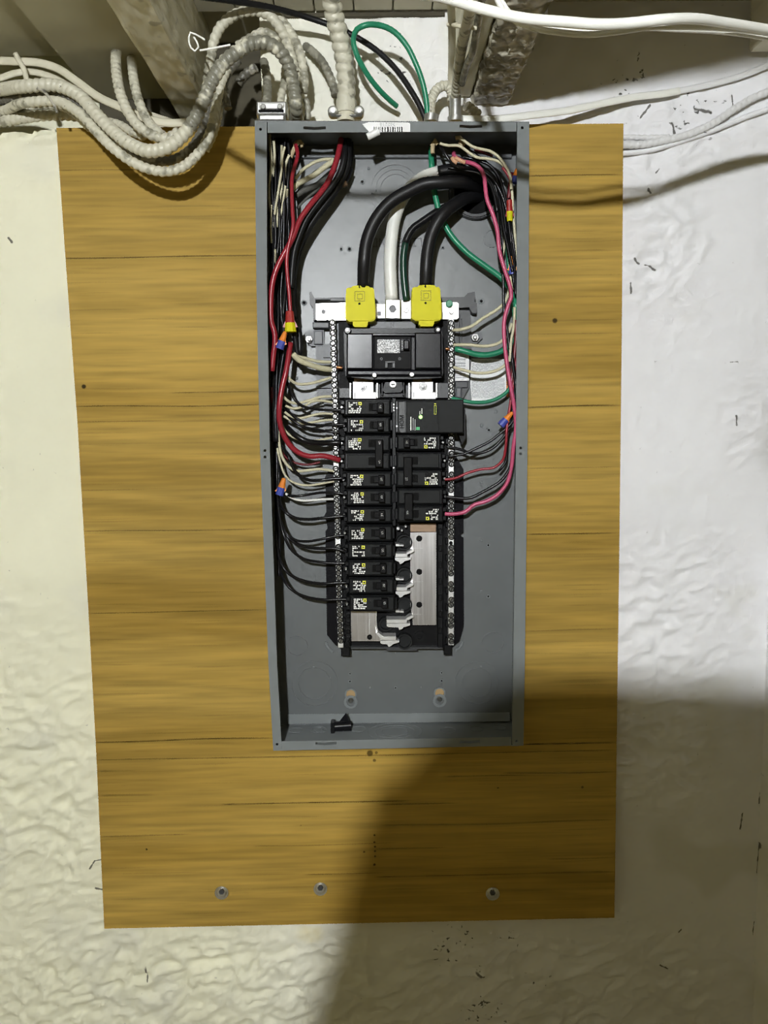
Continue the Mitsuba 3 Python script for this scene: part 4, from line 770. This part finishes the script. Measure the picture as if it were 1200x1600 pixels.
wire('433,700 438,722 443,738 452,750 464,756 480,758.5 500,756 522,752', [.05, .05, .04], 1.7, 'wire_cream', 'thin pale wire behind the lower orange and blue connector')
wire('437,700 444,712 454,720 468,725 482,726 500,722', [.04, .035], 1.8, 'wire_darkred', 'thin reddish wire below the thick red wire on the left')
# wire connectors
def cone_nut(x0, y0, x1, y1, r0, r1, r2, m1, m2, label, group=None, d=.068, split=.55):   # narrow tip -> open skirt, in pixels
    t = thing('wire_connector', label, 'wire connector', group)
    a, b = at(x0, y0, d), at(x1, y1, d); k = (a[1]-CAM[1])/FOC; ax = (b-a)/np.linalg.norm(b-a); L = np.linalg.norm(b-a)
    M = frame(a, ax, (0, 1, 0))
    add('cap', moved(lathe([(0, 0), (r0*k*.7, 0), (r0*k, .0008), (r1*k, L*split), (0, L*split)], 12), M), m1, parent=t, smooth=25)
    add('skirt', moved(lathe([(0, L*split), (r1*k*1.04, L*split), (r2*k, L), (r2*k*.8, L), (r2*k*.75, L*.93), (0, L*.93)], 12), M), m2, parent=t, smooth=25)
    for s in (-1, 1):
        w = hull([a+ax*L*.35+np.array([s*r0*k*.9, dy*.001, 0]) for dy in (-1, 1)]+[a+ax*L*.75+np.array([s*(r2*k+.0022), dy*.001, 0]) for dy in (-1, 1)]+[a+ax*L*.85+np.array([s*r1*k*.5, dy*.001, 0]) for dy in (-1, 1)])
        add('wing', w, m1, parent=t)
cone_nut(452.5, 486, 454, 519, 6.0, 7.6, 9.2, 'red_plastic', 'yellow_plastic', 'red wire connector with a yellow skirt over the left bundle', d=.080, split=.56)
cone_nut(446, 518, 436.5, 545, 3.0, 5.6, 6.4, 'orange_plastic', 'blue_plastic', 'orange wire connector with a blue skirt beside the red and yellow one on the left', d=.082)
cone_nut(444, 747, 436.5, 773.5, 3.2, 5.8, 6.4, 'orange_plastic', 'blue_plastic', 'orange wire connector with a blue skirt in the lower left bundle', d=.066)
cone_nut(796, 312, 796.5, 346, 4.2, 4.8, 4.2, 'red_plastic', 'yellow_plastic', 'dark red wire connector with a yellow skirt in the right bundle', d=.06)
cone_nut(808, 264, 804, 286, 3.0, 5.0, 5.4, 'orange_plastic', 'blue_plastic', 'orange and blue wire connector half hidden by the upper right flange', d=.06)
cone_nut(800, 400, 801, 429, 1.8, 5.2, 6.0, 'orange_plastic', 'blue_plastic', 'orange wire connector with a blue skirt on the right, beside the pink wire', d=.058)
cone_nut(801, 644, 782, 665, 2.6, 5.4, 6.4, 'orange_plastic', 'blue_plastic', 'tilted orange and blue wire connector beside the surge protector', d=.058)
# fitting behind the red wire; clip lying in the bottom of the box
f = thing('conduit_fitting', 'dark fitting with an amber throat behind the thick red wire', 'fitting')
add('body', wmesh('544,262 539,276 535,283', .03, 8.0, 12), 'black_gloss', parent=f, smooth=30); add('throat', [wmesh('536,282 533,289', .033, 7.0, 12), wmesh('541,287 540,290', .034, 3.0, 8)], 'brown_bar', parent=f, smooth=30)
zf = float(bl[2])
cl = thing('plastic_clip', 'small broken black plastic clip lying in the bottom of the box', 'clip')
pc = at(533, 1131, .030)
add('barrel', moved(trimesh.creation.cylinder(radius=.0075, height=.030, sections=16), frame((pc[0], pc[1], zf+.0092), (1, 0.05, 0))), 'black_gloss', parent=cl, smooth=30)
add('fin', hull([(pc[0]-.006, pc[1], zf+.012), (pc[0]+.012, pc[1], zf+.012), (pc[0]+.008, pc[1], zf+.030), (pc[0]-.004, pc[1]+.004, zf+.014), (pc[0]+.013, pc[1]+.005, zf+.016)]), 'black_gloss', parent=cl)
add('strap', [box(pc[0]-.0155, pc[0]-.0095, pc[1]-.009, pc[1]+.008, zf+.0014, zf+.0176, .001)], 'black_plastic', parent=cl)

# ------------------------------------------------------------------ cables and conduits above the box
def flex(spec, d, rpx, m, label, group=None, pitch=.0086, name='armored_cable', sides=13, amp=.34):
    P = pts3(spec, d); r = rpx*(P[:, 1].mean()-CAM[1])/FOC
    return add(name, flexmesh(P, r, pitch, sides, amp), m, label, 'cable', group, smooth=True)
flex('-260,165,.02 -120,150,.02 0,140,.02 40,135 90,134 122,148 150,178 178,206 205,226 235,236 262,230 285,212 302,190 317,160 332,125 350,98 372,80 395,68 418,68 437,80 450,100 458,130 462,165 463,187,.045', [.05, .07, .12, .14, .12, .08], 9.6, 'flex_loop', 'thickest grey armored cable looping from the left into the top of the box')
flex('-260,205,.03 -120,196,.02 0,175,.0 45,160 95,160 125,178 150,205 175,230 205,252 235,265 260,268 283,262 305,245 322,222 332,195 338,165 345,130 354,108', [.03, .06, .1, .1, .08, .05], 7.2, 'flex_white', 'lowest white armored cable hanging over the plywood')
flex('-260,196,.0 -120,194,.0 0,190,.0 40,184 85,180 125,183 150,193', [.02, .0], 7.4, 'flex_white', 'pale armored cable lying just above the left end of the plywood')
flex('-260,180,.0 -120,172,.0 0,158,.0 45,148 90,148 125,166 160,200 200,232 240,252 270,250 295,235 312,212 322,185 328,150 334,118', [.0, .03, .07, .08, .06, .03], 6.6, 'flex_dark', 'dark armored cable between the two hanging loops on the left')
flex('-260,200,-.01 -120,195,-.02 0,185,-.02 30,174 60,165 95,166 120,180 140,200', [-.02, .0, .03], 6.4, 'flex_white', 'armored cable leaving the left edge below the grey one')
flex('183,72 181,92 183,122 190,152 203,180 222,202 245,214 262,216 280,206', [.02, .06, .08, .09], 7.6, 'flex_white', 'white armored cable dropping from the left bay, left of its twin')
flex('205,72 206,95 209,125 216,155 227,182 240,200 254,212', [.0, .04, .06], 7.0, 'flex_white', 'white armored cable dropping from the left bay, right of its twin')
flex('170,190 190,196 205,206 225,214', [.01, .03], 6.0, 'flex_white', 'short stretch of white armored cable behind the dropping pair')
flex('322,150 325,120 330,90 335,62 346,40 362,26 382,18 402,17 420,24 435,40 447,62 456,90 460,112', [.03, .05, .06, .05, .03], 7.4, 'flex_white', 'white armored cable arching highest beside the left joist')
flex('380,16 403,13 424,19 440,32 455,52 466,75 473,100 476,125 474,146', [.03, .04, .05, .04], 6.4, 'flex_white', 'white armored cable arching behind the highest loop and ending in a point')
flex('477,72 490,82 503,96 512,112 520,132 524,150', [.0, .02, .03], 6.0, 'flex_grey', 'grey armored cable curving down behind the large upright conduit')
flex('370,72 390,60 412,50 425,55 436,66', [.03, .04], 6.0, 'flex_white', 'short pale armored cable peeking out above the grey loop')
flex('412,95 416,115 418,140 417,160', [.03, .05], 6.4, 'flex_grey', 'grey armored cable entering the left connector on the box')
flex('445,108 444,130 440,148 438,162', [.03, .05], 5.4, 'flex_white', 'white armored cable entering the right side of the left connector')
flex('478,155 481,170 480,188', .045, 4.6, 'flex_grey', 'thin armored cable entering the box beside the thick grey loop')
flex('462,80 468,98 465,118 460,140', [.02, .03], 5.0, 'flex_white', 'short white armored cable inside the loops')
flex('372,130 385,115 400,105', [.0, .01], 6.5, 'flex_dark', 'dark armored cable in the shade behind the grey loop')
flex('356,170 352,150 350,130 360,108 372,95', [.03, .03, .02], 6.2, 'flex_dark', 'dark armored cable under the grey loop')
flex('322,235 333,212 341,185 345,150 350,120', [.03, .02], 5.2, 'flex_white', 'white armored cable just inside the lowest loop')
flex('516,-12 522,22 531,60 538,98 541,130 541,166', [.10, .07, .05, .045], 13.6, 'flex_white', 'large upright flexible conduit clamped into the top of the box', None, .0125, 'flexible_conduit', 18, .3)
flex('740,-22,.42 735,8,.36 728,42,.27 721,76,.2 716,108,.12 713,135,.07 711,152,.045', .16, 8.0, 'flex_white', 'flexible conduit with coarse rings right of the green loop', None, .0100, 'flexible_conduit', 14, .36)
flex('672,180 673,165 677,148 686,137 697,134 704,142 706,158', [.045, .03], 7.0, 'flex_white', 'short hooked flexible conduit beside the green loop', None, .0058, 'flexible_conduit', 12)
flex('728,165 738,172 748,180', [.03, .02], 7.5, 'flex_white', 'pale ridged sleeve leaning against the rough joist', None, .006, 'flexible_conduit', 12)
add('wire_pipe', [wmesh('702,-60,.30 704,0,.22 706,40,.15 706,80,.09 705,120,.03 704,150,.015', .03, 5.6, 10)], 'nm_painted', 'straight painted pipe beside the coarse ringed conduit', 'pipe', smooth=True)
add('pipe_strap', [wmesh('698,39,.16 706,37.5,.16 714,39,.19 728,42,.275 745,44,.275', .2, 2.8, 6)], 'nm_painted', 'painted strap across the pipe and conduit', 'strap', smooth=True)
add('armored_cable', wmesh('757,-40,.40 752,0,.33 746,40,.27 740,75,.23 728,105,.15 722,130,.09', .2, 6.0, 10), 'flex_grey', 'grey painted cable along the boards of the rough joist', 'cable', smooth=True)
# connectors on the box top
def conn(name, label): return thing(name, label, 'cable connector')
t = conn('cable_connector', 'rectangular two screw cable connector at the box top left corner')
zt = float(tl[2])
add('body', [qbox([(403, 177), (446, 177), (446, 190), (403, 190)], .03, .062, .003), qbox([(400.5, 158), (448, 158), (448, 179), (400.5, 179)], .034, .058, .002)], 'zinc', parent=t)
add('jaw', qbox([(404, 161), (444, 161), (442, 170), (406, 170)], .058, .062, .001), 'tin_white', parent=t); add('gap', pbox(404, 171.5, 443, 175, .0575, .0595, 0), 'hole_black', parent=t)
add('screw', disc(437, 166, 4, .062, .065, 12, .0008), 'screw_metal', parent=t, smooth=30); add('screw', disc(411, 166, 4, .062, .065, 12, .0008), 'screw_metal', parent=t, smooth=30)
t = conn('cable_connector', 'large clamp connector with two ear screws under the upright conduit')
add('collar', wmesh('541,158 541,178', .045, 15.5, 18), 'flex_white', parent=t, smooth=40); add('nipple', wmesh('540.5,176 540.5,191', .045, 13.0, 16), 'nm_painted', parent=t, smooth=40)
for x in (520, 561):
    add('ear', disc(x, 172.5, 7.6, .045, .058, 18, .002), 'zinc', parent=t, smooth=30); add('ear_screw', [disc(x, 172, 4.6, .058, .062, 14, .001), qbox([(x-3.4, 170), (x+3, 173.4), (x+2.4, 174.4), (x-4, 171)], .062, .0624, 0)], 'tin_white', parent=t)
add('band', [pbox(516, 177, 566, 182, .047, .056, .002)], 'zinc', parent=t)
t = conn('cable_connector', 'round connector where the thick grey loop enters the box'); add('ferrule', wmesh('463,180 463,192', .045, 10.5, 14), 'zinc', parent=t, smooth=40)
t = conn('cable_connector', 'round connector of the coarse ringed conduit'); add('ferrule', wmesh('711.5,150 711.5,187', .045, 8.6, 14), 'zinc', parent=t, smooth=40); add('flange', wmesh('711.5,183 711.5,191', .045, 11.5, 14), 'zinc', parent=t, smooth=40)
t = conn('cable_connector', 'round connector of the short hooked conduit'); add('ferrule', wmesh('673,180 673,191', .045, 11.0, 14), 'zinc', parent=t, smooth=40)
# loose wires above the box
add('black_cable', wmesh('120,-110,.30 220,-40,.19 300,-8,.13 360,1,.10 420,11,.065 480,27,.036 525,43,.028 560,60,.028 590,80,.032 615,104,.036 640,138,.042 656,166,.045 666,190,.045', .04, 4.3, 10), 'cable_black', 'loose black cable sweeping over the top of the box', 'cable', smooth=True)
add('ground_wire', wmesh('668,191 667,165 661,132 649,98 633,68 612,47 590,39 569,40 556,48 552,62 557,84 570,110 588,135 604,152 620,166', [.045, .06, .08, .06, .01], 4.0, 10), 'wire_green', 'green ground wire looping above the top of the box', 'wire', smooth=True)
add('white_cable', wmesh('60,-190,.50 170,-95,.48 275,-50,.50 448,-26,.52 600,-15,.50 690,-4,.485 760,16,.48 820,29,.48 880,34,.48 940,38,.478 985,36,.475 1030,31,.475 1080,29,.46 1130,35,.43 1200,46,.385 1300,62,.33 1420,80,.28 1560,100,.24', .45, 7.2, 10), 'nm_white', 'thickest white cable swagged across the upper right', 'cable', smooth=True)
add('white_cable', wmesh('716,-105,.19 738,-90,.38 756,-60,.455 770,-20,.465 785,14,.462 802,30,.462 830,43,.462 870,50,.462 915,54,.46 965,50,.457 1010,43,.455 1060,42,.447 1110,43,.428 1150,46,.40 1200,52,.365 1300,70,.31 1420,92,.265 1560,118,.24', .45, 4.0, 10), 'nm_white', 'thin white cable sagging under the thickest white one', 'cable', smooth=True)
add('white_cable', wmesh('722,-105,.17 744,-90,.36 764,-55,.435 778,-10,.445 791,14,.445 806,30,.445 832,41,.445 880,47,.443 940,50,.44 1000,44,.436 1060,46,.428 1130,50,.395 1200,60,.345 1300,80,.295 1420,104,.25 1560,132,.225', .45, 3.6, 10), 'nm_white', 'thin white cable behind the sagging one at upper right', 'cable', smooth=True)
def flatcable(spec, d, rpx, m, label, flat=(1.0, .45)):
    P = pts3(spec, d); r = rpx*(P[:, 1].mean()-CAM[1])/FOC
    return add('white_cable', sweep(path(P, .006), r, 10, flat), m, label, 'cable', smooth=True)
flatcable('722,186,.04 775,186 830,180 885,173 940,162 990,152 1040,146 1062,142', [.05, .03, .0, -.012], 5.4, 'nm_white', 'flat white cable running right from the top of the box along the wall')
flatcable('1000,150 1060,142 1110,132 1160,118 1215,96 1300,66', [-.016, -.014], 4.6, 'flex_painted', 'painted flat cable high on the right wall')
flatcable('-260,120,.015 -120,100,.015 0,95,.015 30,96 60,98 90,107 120,127 155,152 190,168 230,186 262,192 296,191', [.015, .02, .02, .02], 6.0, 'nm_painted', 'painted flat cable sloping down from the upper left edge')
flatcable('-260,150,.012 -120,132,.012 0,122,.012 25,114 50,112 75,118 105,132 135,150', [.012, .012, .0], 5.0, 'nm_painted', 'painted flat cable below the sloping one at the left edge')
flatcable('230,178 260,188 290,196 318,190', [-.02, .0], 5.0, 'nm_painted', 'painted flat cable end above the left part of the plywood')
add('cable_strap', wmesh('24,84 31,97 38,109 41,122 44,130', .024, 4.0, 8), 'nm_painted', 'painted strap holding the cables at the left edge', 'strap', smooth=True)
add('cable_strap', wmesh('58,138 68,142 75,150 82,160 88,172 89,176', .07, 2.2, 8), 'flex_dark', 'dark wire tie around the armored cables on the left', 'strap', smooth=True)
add('hook_wire', [wmesh('320,62 308,55 297,51 295,60 298,74 304,80 310,74 303,58', .12, 1.5, 8), wmesh('312,79 335,75 360,70', .12, 1.6, 8)], 'nm_white', 'bent white wire hook tied to the left joist', 'wire', smooth=True)
# armored cables painted onto the right wall
flex('968,226,-.012 1000,226 1040,219 1075,210 1110,195 1145,172 1175,154 1215,138 1300,104', [-.012, -.010], 5.6, 'flex_painted', 'painted armored cable clipped to the wall right of the plywood')
flex('968,214,-.016 1010,215 1045,214', -.018, 4.0, 'flex_painted', 'short painted armored cable against the upper right edge of the plywood')
add('armored_cable', wmesh('968,240 1010,236 1060,222 1110,205 1160,185 1215,165 1300,130', -.017, 4.0, 8), 'wall_paint', 'smooth painted cable below the clipped armored one on the right wall', 'cable', smooth=True)

# ------------------------------------------------------------------ the photographer, behind the lens
import manifold3d as m3
def sph(p, r): return m3.Manifold.sphere(r, 20).translate(tuple(map(float, p)))
def chain(pts, rs):
    return [m3.Manifold.batch_hull([sph(a, ra), sph(b, rb)]) for a, b, ra, rb in zip(pts[:-1], pts[1:], rs[:-1], rs[1:])]
def body(parts, edge=.02, it=8):
    m = m3.Manifold.batch_boolean(parts, m3.OpType.Add).refine_to_length(edge).to_mesh()
    t = trimesh.Trimesh(m.vert_properties[:, :3], m.tri_verts, process=True); trimesh.smoothing.filter_taubin(t, iterations=it); return t
per = thing('person', 'photographer standing behind the phone in a dark shirt', 'person')
cx, cyy = 0.13, -1.39
sh, hp = -0.37, -0.95
B = [m3.Manifold.batch_hull([sph((-.060, cyy, -.346), .068), sph((-.103, cyy, -.388), .066), sph((cx+.175, cyy, sh-.02), .075), sph((cx-.05, cyy-.01, sh+.02), .05), sph((cx+.06, cyy-.01, sh+.03), .05), sph((cx-.12, cyy+.0, hp+.2), .11), sph((cx+.12, cyy+.0, hp+.2), .11)]),
     m3.Manifold.batch_hull([sph((cx-.12, cyy+.0, hp+.2), .11), sph((cx+.12, cyy+.0, hp+.2), .11), sph((cx-.10, cyy, hp), .12), sph((cx+.10, cyy, hp), .12)])]
B += chain([(cx+.03, cyy-.01, sh), (cx+.04, cyy+.01, sh+.11)], [.062, .055])
for s in (-1, 1):
    B += chain([(cx+s*.10, cyy, hp), (cx+s*.11, cyy+.02, -1.28), (cx+s*.11, cyy, -1.67)], [.10, .065, .046]) + chain([(cx+s*.11, cyy, -1.705), (cx+s*.13, cyy+.17, -1.72)], [.042, .030])
    hx = -0.125 if s < 0 else 0.050
    B += chain([(-.105, cyy, -.392) if s < 0 else (cx+.215, cyy, sh-.03), (-.178, cyy+.01, -.62) if s < 0 else (cx+.26, cyy+.03, sh-.27), (hx, CAM[1]-.05, CAM[2]-.12)], [.064, .054, .032])
add('body', body(B, .025), 'shirt_cloth', parent=per, smooth=True)
hc = np.array([cx+.05, cyy+.03, sh+.225])
H = [sph(hc, .085), sph(hc+[0, .035, -.06], .060), sph(hc+[0, -.02, .02], .088), sph(hc+[0, .095, -.02], .014), sph(hc+[-.086, 0, -.01], .018), sph(hc+[.086, 0, -.01], .018)]+chain([hc+[0, 0, -.06], hc+[0, -.02, -.14]], [.055, .055])
add('head', body([m3.Manifold.batch_hull(H[:3])]+H[3:], .014, 6), 'skin', parent=per, smooth=True)
add('hair', body([m3.Manifold.batch_hull([sph(hc+[0, -.035, .035], .084), sph(hc+[0, .02, .055], .066)])], .02, 4), 'hair', parent=per, smooth=True)
def hand(s):
    hx = -0.115 if s < 0 else 0.037
    w = np.array([hx+(-.012 if s < 0 else .012), CAM[1]-.045, CAM[2]-.115]); palm = w+np.array([0, .012, .055])
    P = [m3.Manifold.batch_hull([sph(w, .024), sph(palm+[-.012, 0, .012], .018), sph(palm+[.012, 0, .012], .018), sph(palm+[0, .0, -.03], .022)])]
    for k in range(4):
        z = palm[2]+.030-.022*k; x = palm[0]-s*.004
        P += chain([(x, palm[1]+.010, z), (x+s*.010, palm[1]+.030, z+.006), (x-s*.018, palm[1]+.036, z+.008), (x-s*.034, palm[1]+.030, z+.006)], [.0115, .010, .009, .008])
    P += chain([(palm[0], palm[1]-.008, palm[2]-.02), (palm[0]-s*.012, palm[1]-.012, palm[2]+.02), (palm[0]-s*.03, palm[1]-.006, palm[2]+.045)], [.014, .011, .009])
    return body(P, .006, 4)
add('hand', hand(-1), 'skin', parent=per, smooth=True); add('hand', hand(1), 'skin', parent=per, smooth=True)
ph = thing('phone', 'slim dark phone held up in both hands', 'phone')
add('case', box(CAM[0]-.064, CAM[0]+.012, CAM[1]-.030, CAM[1]-.022, CAM[2]-.130, CAM[2]+.018, .003), 'black_matte', parent=ph)
add('lens', moved(trimesh.creation.cylinder(radius=.007, height=.003, sections=20), frame((CAM[0], CAM[1]-.0205, CAM[2]), (0, 1, 0))), 'black_gloss', parent=ph)
